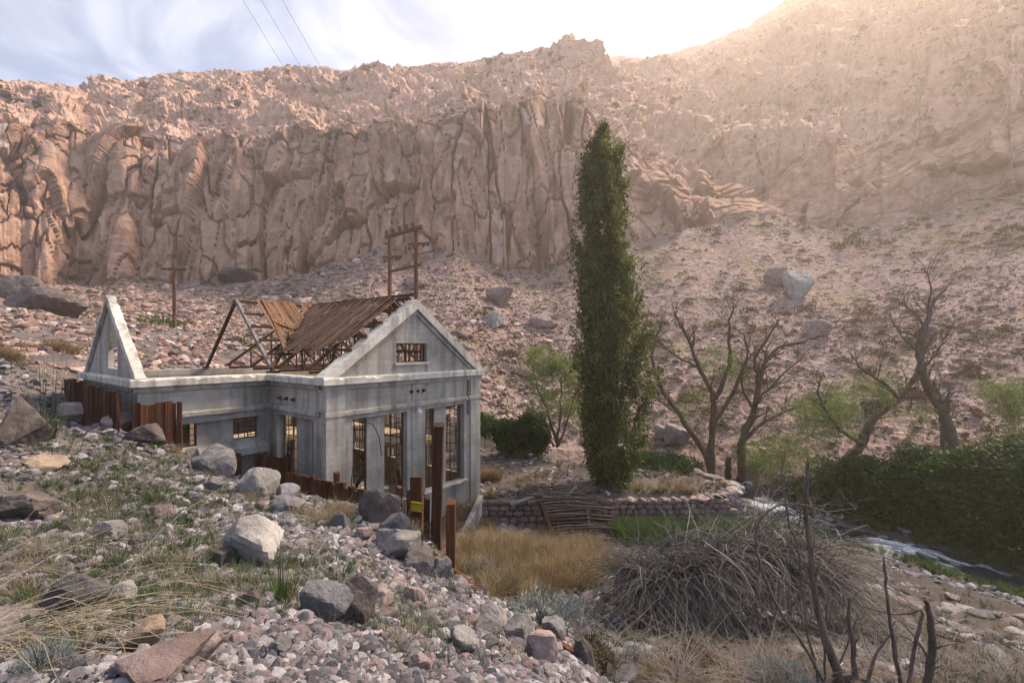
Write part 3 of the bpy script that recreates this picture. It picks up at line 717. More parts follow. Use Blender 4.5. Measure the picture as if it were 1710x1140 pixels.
for (xa, ya, xb, yb) in ((1.35, 6.2, 1.6, 9.2), (1.8, 6.9, 2.7, 7.4), (1.4, 7.6, 2.6, 6.9), (1.15, 5.7, 1.4, 7.2)):
    MB().beam((xa, ya, rzy(ya) + .10), (xb, yb, rzy(yb) + .10), .15, .03).build('roof_board', M['roof_wood_y'], house)
for k in range(9):
    yy = .75 + k * .33 + r.uniform(-.1, .1); xe = r.choice([5.6, 6.3, 7.6, 8.5])
    MB().beam((4.55, yy, rz_(4.55) + .04), (xe, yy + r.uniform(-.08, .08), rz_(xe) + .05), .15, .028).build('roof_board', M['roof_wood'], house)

# small fittings
def pot(x, y, z, n_):
    n_ = Vector(n_); p = Vector((x, y, z)); MB().tube([p - n_ * .02, p + n_ * .05, p + n_ * .06, p + n_ * .16], [.085, .085, .05, .045], 8).build('insulator', M['rust'], house)
for x in (4.25, 4.62, 5.0): pot(x, -.003, 6.42, (0, -1, 0))
for y_ in (2.6, 3.2, 3.8): pot(-.003, y_, 6.25, (-1, 0, 0))
MB().tube([(4.42, -.11, 5.62), (4.42, -.3, 5.66), (4.42, -.42, 5.58)], [.03, .03, .03], 6).tube([(4.42, -.42, 5.60), (4.42, -.42, 5.53), (4.42, -.42, 5.45)], [.04, .12, .16], 10).build('wall_lamp', M['cornice'], house)
MB().tube([(8.12, -.08, 6.75), (8.12, -.08, 4.9)], [.05, .05], 8).build('downpipe', M['paint_steel'], house)
MB().tube([(1.2, -.05, 5.3), (1.22, -.12, 4.7), (1.08, -.14, 4.3), (1.1, -.12, 3.6), (1.02, -.1, 2.9), (1.05, -.1, 2.0)], .022, 5).build('hanging_cable', M['rust'], house)
MB().tube([(1.9, .02, 5.25), (2.1, -.05, 5.2), (2.42, -.05, 4.6), (2.52, -.05, 4.0), (2.6, -.04, 3.7)], .02, 5).build('hanging_cable', M['rust'], house)
yel = simple_mat('yellow_paint', (.55, .42, .02), (.72, .56, .04), 9, .6, .1, .002)
M['yellow'] = yel
yy = BT + 3.75
pl = MB(); pl.box(-BS - .012, -BS + .017, yy - .24, yy - .17, 8.74, 9.10).box(-BS - .012, -BS + .017, yy + .17, yy + .24, 8.74, 9.10).box(-BS - .012, -BS + .017, yy - .165, yy + .165, 8.74, 8.80).box(-BS - .012, -BS + .017, yy - .165, yy + .165, 9.04, 9.10)
o = pl.build('painted_mark', yel, house); o['label'] = 'small yellow painted square on the side gable'

# ------------------------------------------------------------------ plank retaining walls and posts
def pbuild(mb, name, mat, root):
    l = root.location; mb.v = [(x - l.x, y - l.y, z - l.z) for x, y, z in mb.v]; return mb.build(name, mat, root)
def plank(root, x, y, zb, zt, wd, th, ang, r, name='plank'):
    d = Vector((math.cos(ang), math.sin(ang), 0)); n = Vector((-d.y, d.x, 0)); c = Vector((x, y, 0)); lean = d * r.uniform(-.03, .03) + n * r.uniform(-.05, .05)
    a0 = c - d * wd / 2 - n * th / 2; ps = [a0, a0 + d * wd, a0 + d * wd + n * th, a0 + n * th]; dz = r.uniform(-.03, .03)
    top = [p + lean for p in ps]
    mb = MB().hexa([Vector((p.x, p.y, zb)) for p in ps] + [Vector((p.x, p.y, zt + (dz if i in (1, 2) else -dz))) for i, p in enumerate(top)])
    return pbuild(mb, name, M['plank'], root)
def plank_run(root, pts, r, wd=(.17, .24), skip=0):
    """pts: (x, y, z bottom, z top) along the wall"""
    for (a_, b_) in zip(pts[:-1], pts[1:]):
        a_, b_ = np.array(a_), np.array(b_); L = np.hypot(*(b_ - a_)[:2]); s = 0.0; ang = math.atan2(b_[1] - a_[1], b_[0] - a_[0])
        while s < L - .06:
            w_ = min(r.uniform(*wd), L - s); c = a_ + (b_ - a_) * (s + w_ / 2) / L
            if r.random() > skip: plank(root, c[0], c[1], c[2] - .5, c[3] + r.uniform(-.09, .06), w_ * .96, r.uniform(.07, .10), ang, r)
            s += w_
r = random.Random(3)
e0 = bworld(-BS - .62, BT + BWW + .7, 0); e1 = bworld(-BS - .62, BT - .35, 0)
root = prop(empty('plank_retaining_wall', (e1[0], e1[1], gz(e1[0], e1[1]))), 'red-brown plank retaining wall below the side gable, stepping down at its end', 'retaining wall')
mid_ = (np.array(e0) + np.array(e1)) / 2
plank_run(root, [(e0[0], e0[1], gz(e0[0], e0[1]), 6.98), (mid_[0], mid_[1], gz(*mid_[:2]), 6.95), (e1[0], e1[1], 5.2, 6.85)], r, (.2, .28))
f1 = bworld(-BS - .3, BT - .55, 0); f2 = bworld(-BS + 1.05, BT - .55, 0)
plank_run(root, [(f1[0], f1[1], 4.9, 6.45), (f2[0], f2[1], 4.3, 6.40)], r, (.2, .27))
plank(root, f2[0] + .12, f2[1] + .05, 3.8, 6.38, .16, .16, 0.5, r, 'post')
# middle run along the side of the building
q0 = (PX(425, 19.0), 19.0); q1 = (PX(478, 17.6), 17.6); q2 = (PX(520, 16.9), 16.9); q3 = (PX(592, 15.5), 15.5)
root = prop(empty('plank_retaining_wall', (q1[0], q1[1], gz(*q1))), 'jagged row of rust-brown upright planks in front of the building corner', 'retaining wall')
plank_run(root, [(*q0, PZ(812, 19.), PZ(760, 19.)), (*q1, PZ(838, 17.6), PZ(762, 17.6))], r, (.19, .25))
plank_run(root, [(*q1, PZ(838, 17.5), PZ(788, 17.5)), (*q2, PZ(846, 16.9), PZ(794, 16.9)), (*q3, PZ(862, 15.5), PZ(814, 15.5)), (PX(650, 14.2), 14.2, PZ(880, 14.2), PZ(838, 14.2))], r, (.19, .25))
c = (PX(560, 16.3), 16.3); plank(root, c[0], c[1] + .1, 2.4, PZ(790, 16.3), .2, .16, -.9, r, 'post')
c = (PX(395, 19.3), 19.3); plank(root, c[0], c[1], 2.4, PZ(757, 19.3), .45, .2, -.4, r, 'post')
c = (PX(478, 17.9), 17.9); plank(root, c[0], c[1] + .15, 2.4, PZ(756, 17.9), .34, .12, -.9, r, 'post')
# lower corner: short boards, sign post
s0 = (PX(657, 13.9), 13.9)
root = prop(empty('plank_retaining_wall', (s0[0], s0[1], gz(*s0))), 'broken corner of upright planks beside the tall post, leaning at angles', 'retaining wall')
for (px_, Y_, top, w_) in ((668, 13.7, 812, .17), (682, 13.5, 818, .13), (697, 13.25, 795, .36), (712, 13.0, 830, .16)):
    plank(root, PX(px_, Y_), Y_, 2.6, PZ(top, Y_), w_, .12, -1.0 if w_ < .3 else -.25, r)
a_ = P(664, 872, 13.6); b_ = P(648, 836, 13.7)
pbuild(MB().beam(a_, b_, .16, .12), 'leaning_board', M['plank'], root)
pbuild(MB().tube([P(676, 868, 13.3), P(676, 833, 13.3)], .045, 8), 'pipe_stub', M['paint_steel'], root)
def ipost(name, px_, Y_, zb, zt, w_, lab, tip=0.0):
    x = PX(px_, Y_); mb = MB(); hw = w_ / 2; V = []
    n = 8
    rr_ = random.Random(int(px_))
    for i in range(n + 1):
        f = i / n; ox = tip * f + rr_.uniform(-.008, .008); z = zb + (zt - zb) * f
        sq = hw * (1 - .05 * f)
        V += [(x + ox - sq, Y_ - sq, z), (x + ox + sq, Y_ - sq * .9, z), (x + ox + sq, Y_ + sq, z + (.06 if i == n else 0)), (x + ox - sq * .95, Y_ + sq, z + (.09 if i == n else 0))]
    Fc = [(i * 4 + k, i * 4 + (k + 1) % 4, (i + 1) * 4 + (k + 1) % 4, (i + 1) * 4 + k) for i in range(n) for k in range(4)] + [(3, 2, 1, 0), tuple(n * 4 + k for k in range(4))]
    o = mb.add(V, Fc).build(name, M['plank']); prop(o, lab, 'post'); return o
ipost('timber_post', 727, 12.6, 2.4, PZ(711, 12.6), .27, 'tall rust-brown square post standing in front of the facade', .10)
ipost('timber_post', 753, 11.6, 1.2, PZ(840, 11.6), .23, 'shorter rust-brown post below the tall post, near dry grass', .0)
# edge boards running down the slope
for k, (pts, lab) in enumerate((([P(758, 955, 11.5), P(790, 985, 10.7), P(836, 1022, 9.75)], 'long rust-brown edge board below the shorter post'), ([P(985, 1112, 7.65), P(930, 1078, 8.3), P(897, 1056, 8.8)], 'lower rust-brown edge board ending at a weathered stump'))):
    z0 = [gz(p_[0] - .5, p_[1]) for p_ in pts]
    mb = MB()
    for a_, b_ in zip(pts[:-1], pts[1:]): mb.beam((a_[0], a_[1], a_[2] - .10), (b_[0], b_[1], b_[2] - .10), .10, .42)
    prop(mb.build('edge_board', M['plank']), lab, 'board')
# yellow warning sign on the wide plank
sg = P(697, 844, 13.02)
root = prop(empty('warning_sign', (sg[0], sg[1] - .09, sg[2])), 'small yellow warning sign with black lettering on a brown plank', 'sign')
root.rotation_euler = (0, math.radians(3), -.25)
MB().box(-.185, .185, -.006, .006, -.135, .135).build('plate', yel, root)
blk = simple_mat('black_sign_print', (.01, .01, .01), (.02, .02, .02), 5, .6, 0)
mb = MB()
for (x0, x1, z0, z1) in ((-.175, .175, .118, .126), (-.175, .175, -.126, -.118), (-.175, -.167, -.117, .117), (.167, .175, -.117, .117)): mb.box(x0, x1, -.0085, -.0065, z0, z1)
mb.build('border', blk, root)
def text(s, size, loc, mat, parent, name='lettering', rot=(math.pi / 2, 0, 0), align='CENTER', bold=0):
    cu = bpy.data.curves.new(name, 'FONT'); cu.body = s; cu.size = size; cu.align_x = align; cu.align_y = 'CENTER'; cu.extrude = .0008; cu.offset = bold
    o = bpy.data.objects.new(name, cu); COL.objects.link(o); o.parent = parent; o.location = loc; o.rotation_euler = rot; cu.materials.append(mat)
    bpy.context.view_layer.update()
    me_ = bpy.data.meshes.new_from_object(o.evaluated_get(bpy.context.evaluated_depsgraph_get())); bpy.data.objects.remove(o)
    o = link(name, me_, mat, parent); o.location = loc; o.rotation_euler = rot; return o
for k, s_ in enumerate(('TRESPASSING', 'LOITERING', 'FORBIDDEN BY LAW')): text(s_, .066 if k < 2 else .05, (0, -.0085, .068 - k * .068), blk, root, bold=.002)
# old weathered stump at the lower board
st = P(975, 1108, 7.75)
mb = MB(); mb.tube([(st[0], st[1], st[2] - .6), (st[0] + .02, st[1], st[2] - .1), (st[0] - .02, st[1] + .01, st[2] + .28), (st[0] - .07, st[1] + .02, st[2] + .42)], [.24, .2, .16, .07], 9)
prop(mb.build('weathered_stump', simple_mat('charred_grey_wood', (.025, .022, .02), (.09, .08, .075), 9, .9, .8, .03, stretch=(1, 1, .2))), 'dark splintered post stump at the end of the lower edge board', 'stump')
# ------------------------------------------------------------------ rocks
def ico(sub):
    import bmesh
    bm = bmesh.new(); bmesh.ops.create_icosphere(bm, subdivisions=sub, radius=1.0); bm.verts.ensure_lookup_table()
    V = np.array([v.co[:] for v in bm.verts]); Fc = np.array([[v.index for v in f.verts] for f in bm.faces]); bm.free(); return V, Fc
ICO = {k: ico(k) for k in (2, 3, 4, 5)}
def rock_verts(seed, sub=2, planes=11, rough=.06, flat=1.0, dmin=.55, dmax=.95):
    r = np.random.default_rng(seed); V, Fc = ICO[sub]
    n = r.normal(size=(planes, 3)); n /= np.linalg.norm(n, axis=1, keepdims=True); n[0] = (0, 0, 1)
    d = r.uniform(dmin, dmax, planes)
    dots = V @ n.T; rad = np.where(dots > .05, d / np.maximum(dots, .05), 9.).min(1); rad = np.minimum(rad, 1.15)
    P_ = V * rad[:, None]
    if rough:
        P_ = P_ * (1 + rough * fbm(P_ * 2.3 + seed * 3.1, 4, seed)[:, None])
        if sub >= 4:
            P_ = P_ * (1 + rough * .45 * fbm(P_ * 7 + seed, 4, seed + 5)[:, None])
            P_ = P_ * (1 - rough * .5 * np.clip(1 - np.abs(vnoise(P_ * 2.6 + seed * 1.7, seed + 8)) / .08, 0, 1)[:, None])
    P_[:, 2] *= flat
    return P_, Fc
def rock_mat(name, c0, c1, c2, rnd=.25, scale=2.2, stain=None):
    m, t, b = new_mat(name); vec = coords(t, 'Object'); rr = orand(t)
    ad = N(t, 'ShaderNodeVectorMath', operation='ADD'); sc = N(t, 'ShaderNodeMath', operation='MULTIPLY'); sc.inputs[1].default_value = 41
    t.links.new(rr, sc.inputs[0]); t.links.new(vec, ad.inputs[0]); t.links.new(sc.outputs[0], ad.inputs[1]); v = ad.outputs[0]
    n = noise(t, scale, 6, .68, v); col = ramp(t, n, [(.3, c0), (.52, c1), (.72, c2)])
    if stain: col = mix(t, mrange(t, noise(t, scale * .8, 5, .65, v, .8), .58, .68, 0, .7), col, stain)
    col = mix(t, 1.0, col, ramp(t, rr, [(0, (1 - rnd,) * 3), (1, (1 + rnd,) * 3)]), 'MULTIPLY')
    t.links.new(col, b.inputs['Base Color']); b.inputs['Roughness'].default_value = .92; b.inputs['Specular IOR Level'].default_value = .2
    bump(t, b, noise(t, scale * 4, 7, .75, v), 1.0, .06)
    return m
M['r_grey'] = rock_mat('blue_grey_rock', (0.0748, 0.07304, 0.07744), (0.1452, 0.1434, 0.1514), (0.2376, 0.2332, 0.2376))
M['r_pale'] = rock_mat('pale_grey_rock', (0.132, 0.1276, 0.1276), (0.2552, 0.2464, 0.242), (0.396, 0.3784, 0.3652), .2, 1.6, (0.264, 0.1936, 0.0968))
M['r_pink'] = rock_mat('dusty_pink_rock', (0.1496, 0.11, 0.1038), (0.2464, 0.1892, 0.1804), (0.352, 0.2904, 0.2816))
M['r_tan'] = rock_mat('tan_rock', (0.1584, 0.1188, 0.088), (0.264, 0.2068, 0.1584), (0.3696, 0.308, 0.2552))
M['r_dark'] = rock_mat('dark_brown_rock', (0.0484, 0.04136, 0.0396), (0.1012, 0.08624, 0.08096), (0.176, 0.154, 0.1452))
m, t, b = new_mat('mixed_rubble'); rr = orand(t); vec = coords(t, 'Object')
cr_ = N(t, 'ShaderNodeValToRGB'); t.links.new(rr, cr_.inputs[0]); e = cr_.color_ramp.elements; cr_.color_ramp.interpolation = 'CONSTANT'
cols = [(0.0924, 0.09408, 0.1092), (0.1554, 0.1394, 0.1529), (0.231, 0.2268, 0.2478), (0.1302, 0.1319, 0.1495), (0.1848, 0.1512, 0.1613), (0.063, 0.06384, 0.0756), (0.3108, 0.3066, 0.3276), (0.1386, 0.1235, 0.1327)]
while len(e) < len(cols): e.new(.5)
for k, (q_, c_) in enumerate(zip(e, cols)): q_.position = k / len(cols); q_.color = (*c_, 1)
mu = ramp(t, noise(t, 2.6, 5, .65, vec), [(.3, (.62, .62, .62)), (.7, (1.25, 1.22, 1.2))])
t.links.new(mix(t, 1.0, cr_.outputs[0], mu, 'MULTIPLY'), b.inputs['Base Color']); b.inputs['Roughness'].default_value = .93; b.inputs['Specular IOR Level'].default_value = .18
bump(t, b, noise(t, 9, 4, .65, vec), .5, .04)
M['rubble'] = m
m, t, b = new_mat('pink_talus_rubble'); rr = orand(t); vec = coords(t, 'Object')
c_ = ramp(t, rr, [(0, (.15, .105, .09)), (.35, (.25, .175, .15)), (.7, (.34, .25, .22)), (1, (.47, .385, .36))])
mu = ramp(t, noise(t, 2.6, 4, .65, vec), [(.3, (.68, .66, .64)), (.7, (1.2, 1.2, 1.2))])
t.links.new(mix(t, 1.0, c_, mu, 'MULTIPLY'), b.inputs['Base Color']); b.inputs['Roughness'].default_value = .94; b.inputs['Specular IOR Level'].default_value = .12
M['rubble_far'] = m

def src_coll(name, meshes, mat):
    c = bpy.data.collections.new(name)
    for k, me_ in enumerate(meshes):
        me_.materials.clear(); me_.materials.append(mat); o = bpy.data.objects.new(f'{name}_{k:02d}', me_); c.objects.link(o)
    return c
NG = {}
def scatter(name, pts, rot, scl, idx_, coll, parent=None):
    pts = np.asarray(pts, np.float32); n = len(pts); me_ = bpy.data.meshes.new(name)
    me_.vertices.add(n); me_.vertices.foreach_set('co', pts.ravel())
    a_ = me_.attributes.new('rot', 'FLOAT_VECTOR', 'POINT'); a_.data.foreach_set('vector', np.asarray(rot, np.float32).ravel())
    scl = np.asarray(scl, np.float32); scl = np.repeat(scl[:, None], 3, 1) if scl.ndim == 1 else scl
    a_ = me_.attributes.new('scl', 'FLOAT_VECTOR', 'POINT'); a_.data.foreach_set('vector', scl.ravel())
    a_ = me_.attributes.new('pick', 'INT', 'POINT'); a_.data.foreach_set('value', np.asarray(idx_, np.int32))
    if coll.name not in NG:
        ng = bpy.data.node_groups.new('scatter_' + coll.name, 'GeometryNodeTree')
        ng.interface.new_socket('Geometry', in_out='INPUT', socket_type='NodeSocketGeometry'); ng.interface.new_socket('Geometry', in_out='OUTPUT', socket_type='NodeSocketGeometry')
        gi = N(ng, 'NodeGroupInput'); go = N(ng, 'NodeGroupOutput'); ip = N(ng, 'GeometryNodeInstanceOnPoints'); ci = N(ng, 'GeometryNodeCollectionInfo')
        ci.inputs['Collection'].default_value = coll; ci.inputs['Separate Children'].default_value = True; ci.inputs['Reset Children'].default_value = True
        ng.links.new(gi.outputs[0], ip.inputs['Points']); ng.links.new(ci.outputs[0], ip.inputs['Instance']); ip.inputs['Pick Instance'].default_value = True
        for nm, ty, so in (('rot', 'FLOAT_VECTOR', 'Rotation'), ('scl', 'FLOAT_VECTOR', 'Scale'), ('pick', 'INT', 'Instance Index')):
            na = N(ng, 'GeometryNodeInputNamedAttribute', data_type=ty); na.inputs['Name'].default_value = nm
            ng.links.new(na.outputs['Attribute'], ip.inputs[so])
        ng.links.new(ip.outputs[0], go.inputs[0]); NG[coll.name] = ng
    o = link(name, me_, None, parent); md = o.modifiers.new('scatter', 'NODES'); md.node_group = NG[coll.name]; return o
rubble_src = src_coll('rubble_source', [mesh_np('rubble_piece', *rock_verts(100 + k, 2, 7 + k % 4, .0, .55 + .08 * (k % 5), .36, .85)) for k in range(14)], M['rubble'])

far_src = src_coll('talus_source', [mesh_np('talus_piece', *rock_verts(140 + k, 2, 7 + k % 4, .0, .55 + .08 * (k % 5), .36, .85)) for k in range(14)], M['rubble_far'])

def ray_ground(px, py, y0=1.6, y1=46):
    Ys = np.geomspace(y0, y1, 900); X = (px - HX) / F * Ys; Z = CAMZ + (HY - py) / F * Ys; g_ = gfast(X, Ys); k = int(np.argmax(g_ >= Z))
    return np.array([X[k], Ys[k], g_[k]])
# named boulders: (px, py of the middle of its foot, width px, height px, material, label)
BOULD = [
 (347, 794, 72, 54, 'r_grey', 'large blue-grey boulder with a white right edge, against the wing wall', 1),
 (424, 828, 72, 50, 'r_pale', 'pale striped boulder below the plank row, right of the blue-grey boulder', 2),
 (476, 834, 42, 26, 'r_grey', 'flat grey boulder tucked behind the pale striped boulder', 3),
 (412, 948, 104, 92, 'r_pale', 'big pointed pale boulder alone on the middle of the scree', 4),
 (626, 878, 84, 66, 'r_dark', 'big rounded brown-grey boulder leaning on the plank corner', 5),
 (655, 895, 58, 40, 'r_grey', 'grey block wedged under the rounded boulder', 6),
 (660, 936, 84, 54, 'r_pale', 'pale lichen-stained boulder left of the shorter post', 7),
 (697, 960, 54, 42, 'r_dark', 'brown-grey boulder below the lichen-stained boulder', 8),
 (733, 973, 44, 42, 'r_grey', 'grey rounded boulder at the foot of the shorter post', 9),
 (540, 1040, 100, 66, 'r_grey', 'long low blue-grey boulder below the green rabbitbrush', 10),
 (592, 1045, 74, 92, 'r_dark', 'dark tilted slab leaning downhill on the scree', 11),
 (18, 745, 84, 92, 'r_dark', 'dark boulder cut off by the left edge of the picture', 12),
 (172, 905, 54, 36, 'r_grey', 'small blue-grey block in the weeds on the left slope', 13),
 (264, 868, 36, 28, 'r_pink', 'small round dusty pink boulder in the weeds', 14),
 (26, 872, 90, 50, 'r_dark', 'low dark outcrop under straw stalks at the left edge', 15),
 (250, 1140, 170, 44, 'r_pink', 'broad flat pink slab at the bottom of the picture', 16),
 (330, 1108, 70, 66, 'r_pink', 'pale pink wedge beside the broad flat slab', 17),
 (222, 1090, 72, 50, 'r_tan', 'tan block resting above the broad flat slab', 18),
 (108, 1030, 100, 76, 'r_grey', 'blue-grey boulder half hidden by straw stalks', 19),
 (160, 692, 66, 42, 'r_grey', 'dark blue-grey boulder under the upper plank wall', 20),
 (118, 705, 62, 36, 'r_pink', 'pink boulder left of the upper plank wall', 21),
 (188, 718, 50, 32, 'r_pink', 'pinkish wedge below the dark blue-grey boulder', 22),
 (232, 738, 60, 34, 'r_dark', 'brown slab below the stepped end of the plank wall', 23),
 (408, 1020, 40, 32, 'r_dark', 'small dark block on the gravel below the pointed boulder', 24),
 (368, 950, 40, 32, 'r_dark', 'small dark stone at the left foot of the pointed boulder', 25),
 (350, 820, 34, 26, 'r_grey', 'small blue-grey stone below the boulder at the wing wall', 26),
 (62, 788, 66, 30, 'r_tan', 'tan flat boulder on the left slope above the dark outcrop', 27),
 (475, 858, 60, 32, 'r_grey', 'grey slab right of the striped boulder, near straw tufts', 28),
 (905, 1110, 62, 56, 'r_pink', 'reddish pink boulder above the lower edge board', 29),
 (868, 1075, 58, 50, 'r_pale', 'pale angular boulder on the scree edge, above the reddish boulder', 30),
 (925, 1072, 48, 40, 'r_grey', 'rounded grey boulder beside the lower edge board', 31),
 (820, 1065, 60, 54, 'r_pale', 'pale cream boulder in the stone pile below the long board', 32),
 (775, 1090, 54, 40, 'r_pale', 'low pale stone at the uphill side of the pile', 33),
 (690, 1012, 40, 34, 'r_pink', 'pink stone in the gravel below the posts', 34),
 (640, 1010, 36, 26, 'r_pink', 'small pink stone left of the tilted dark slab', 35),
 (565, 885, 40, 30, 'r_grey', 'blue-grey wedge right of the straw tufts', 36),
 (603, 905, 36, 26, 'r_pink', 'rosy stone below the rounded boulder', 37),
 (700, 1125, 46, 34, 'r_pink', 'pink stone low in the scree near the bottom', 38),
 (465, 1095, 40, 34, 'r_grey', 'mauve-grey stone on gravel near the bottom edge', 39),
 (195, 1010, 44, 38, 'r_pale', 'pale stone among straw stalks on the left', 40),
]
# scatter over the near slope: more and smaller stones close by
def surf_rot(n, r, tilt=.5): return np.stack([r.uniform(-tilt, tilt, n), r.uniform(-tilt, tilt, n), r.uniform(0, 6.283, n)], -1)
def near_scatter(n, r, pxr, pyr, mask=None, ymax=40):
    """random points that lie on the near ground sheet inside a window of directions, even over the ground as seen"""
    px = r.uniform(*pxr, n); Yd = np.exp(r.uniform(math.log(1.7), math.log(ymax), n)); x = (px - HX) / F * Yd; z = gfast(x, Yd)
    py = HY - (z - CAMZ) / Yd * F; ok = (py > pyr[0]) & (py < pyr[1])
    if mask is not None: ok &= mask(x, Yd, px, py)
    return x[ok], Yd[ok], z[ok], px[ok], py[ok]
r = np.random.default_rng(17)
isS1 = lambda x, y: ~inpoly(x, y, TERR) & ~inpoly(x, y, LOW)
clump = lambda x, y, s, sd: fbm(np.stack([x * s, y * s, 0 * x], -1), 3, sd)
x, y, z, px, py = near_scatter(150000, r, (-260, 1120), (470, 1400), lambda x, y, px, py: isS1(x, y))
keep = (clump(x, y, .5, 71) + .28 + .5 * np.clip((px - 350) / 400, -.5, 1) > r.uniform(-.3, .5, len(x)))
x, y, z = x[keep], y[keep], z[keep]
sz = np.exp(r.normal(math.log(.0038), .80, len(x))) * (y + 1.0) * np.where(y > 12, .72, 1.0); sz = np.clip(sz, .009, .025 + .013 * y)
# small stones gathered round the foot of every boulder
bx0 = [ray_ground(b_[0], min(b_[1], 1190)) for b_ in BOULD]
ex, ey_, es = [], [], []
for g_, b_ in zip(bx0, BOULD):
    wm = b_[2] / F * g_[1]; k_ = int(np.clip(wm * 60, 14, 60)); a_ = r.uniform(0, 6.283, k_); d_ = wm * r.uniform(.32, .72, k_)
    ex.append(g_[0] + np.cos(a_) * d_); ey_.append(g_[1] + wm * .2 + np.sin(a_) * d_ * .9); es.append(np.clip(wm * np.exp(r.normal(math.log(.055), .5, k_)), .012, .16))
ex, ey_, es = np.concatenate(ex), np.concatenate(ey_), np.concatenate(es)
x, y, z, sz = np.r_[x, ex], np.r_[y, ey_], np.r_[z, gfast(ex, ey_)], np.r_[sz, es]
for nm_, sel, sr in (('rubble', y < 23, rubble_src), ('hillside_rubble', y >= 23, far_src)):
    prop(scatter(nm_, np.stack([x, y, z + sz * .12], -1)[sel], surf_rot(int(sel.sum()), r, .6), sz[sel], r.integers(0, 14, int(sel.sum())), sr), kind='stuff')
# stony bed on the terrace, by the river and on the low ground
x, y, z, px, py = near_scatter(40000, r, (760, 1900), (730, 1300), lambda x, y, px, py: ~isS1(x, y) & (dist_poly(x, y, RIV) > 1.2))
keep = (clump(x, y, .4, 72) + .35 * np.exp(-((dist_poly(x, y, RIV) - 3.2) / 1.5) ** 2) + .35 * inpoly(x, y, TERR) * (x < 4) > r.uniform(-.05, .5, len(x)))
x, y, z = x[keep], y[keep], z[keep]; sz = np.clip(np.exp(r.normal(math.log(.0055), .7, len(x))) * (y + 2), .02, .22)
prop(scatter('river_gravel', np.stack([x, y, z + sz * .1], -1), surf_rot(len(x), r, .5), sz, r.integers(0, 14, len(x)), rubble_src), kind='stuff')
# talus stones on the far slope
def talus(n, r, rowlo, rowhi, pxr, size, sig, name, dens=None, cap=1.6, src=None):
    row = r.uniform(rowlo, rowhi, n); j = r.integers(np.searchsorted(cpx, pxr[0]), np.searchsorted(cpx, pxr[1]), n); i = row.astype(int)
    pt = far_pts[i, j] + (far_pts[np.minimum(i + 1, nr - 1), j] - far_pts[i, j]) * (row - i)[:, None]
    if dens is not None:
        k_ = dens(pt, cpx[j], i) > r.uniform(0, 1, n); pt = pt[k_]; j = j[k_]
    s_ = np.clip(np.exp(r.normal(math.log(size), sig, len(pt))), .05, cap); pt = pt + np.array([0, 0, 1.]) * s_[:, None] * .15
    s_ = s_ * np.where((cpx[j] > 1080) & (rowlo < 10), .62, 1.0)
    return prop(scatter(name, pt, surf_rot(len(pt), r, .7), s_, r.integers(0, 14, len(pt)), src or (far_src)), kind='stuff')
def tdens(pt, c, i):
    n_ = fbm(pt * np.array([.10, .05, .05]), 4, 81)
    lf = np.clip((1000 - c) / 300, 0, 1)
    return np.clip(.42 + 1.5 * n_ + .35 * lf - .25 * (c > 1080) * (i > 90), .06, 1)
talus(70000, r, 6, 4 + nT, (-120, 1830), .14, .6, 'talus_rubble', tdens)
talus(2200, r, 4, 10 + nT, (-120, 1830), .42, .5, 'talus_blocks', lambda pt, c, i: np.clip(.15 + 1.6 * fbm(pt * .06, 3, 83) + .5 * np.clip((960 - c) / 250, 0, 1) - .3 * (c > 1080), .01, 1), 1.3)
talus(12000, r, 4 + nT + nC, nr - 45, (-120, 1830), .42, .55, 'slope_rubble', lambda pt, c, i: np.clip(.4 + 1.3 * fbm(pt * .06, 3, 84), .05, 1), 1.8)

for (bx_, by_, w_, h_, mt, lab, sd) in BOULD:
    g_ = ray_ground(bx_, min(by_, 1190)); Yb = g_[1]; wm = w_ / F * Yb; hm = h_ / F * Yb; wm *= .92; hm *= .9
    V, Fc = rock_verts(500 + sd, 4, 10 + sd % 4, .09, 1.0, .5, .9); V = V @ np.array(Euler((sd * .7, sd * 1.3, sd * 2.1)).to_matrix()).T
    V = V - np.array([(V[:, 0].max() + V[:, 0].min()) / 2, 0, 0])
    k_ = np.array([wm / np.ptp(V[:, 0]), wm * .85 / np.ptp(V[:, 1]), hm * 1.3 / np.ptp(V[:, 2])]); V = V * k_
    V[:, 2] -= V[:, 2].min() + hm * .30
    me_ = mesh_np('boulder', V, Fc); o = link('boulder', me_, M[mt]); o.location = (g_[0], g_[1] + wm * .25, g_[2])
    o.rotation_euler = (0, 0, math.atan2(g_[0], g_[1]) * -1)
    prop(o, lab, 'boulder')
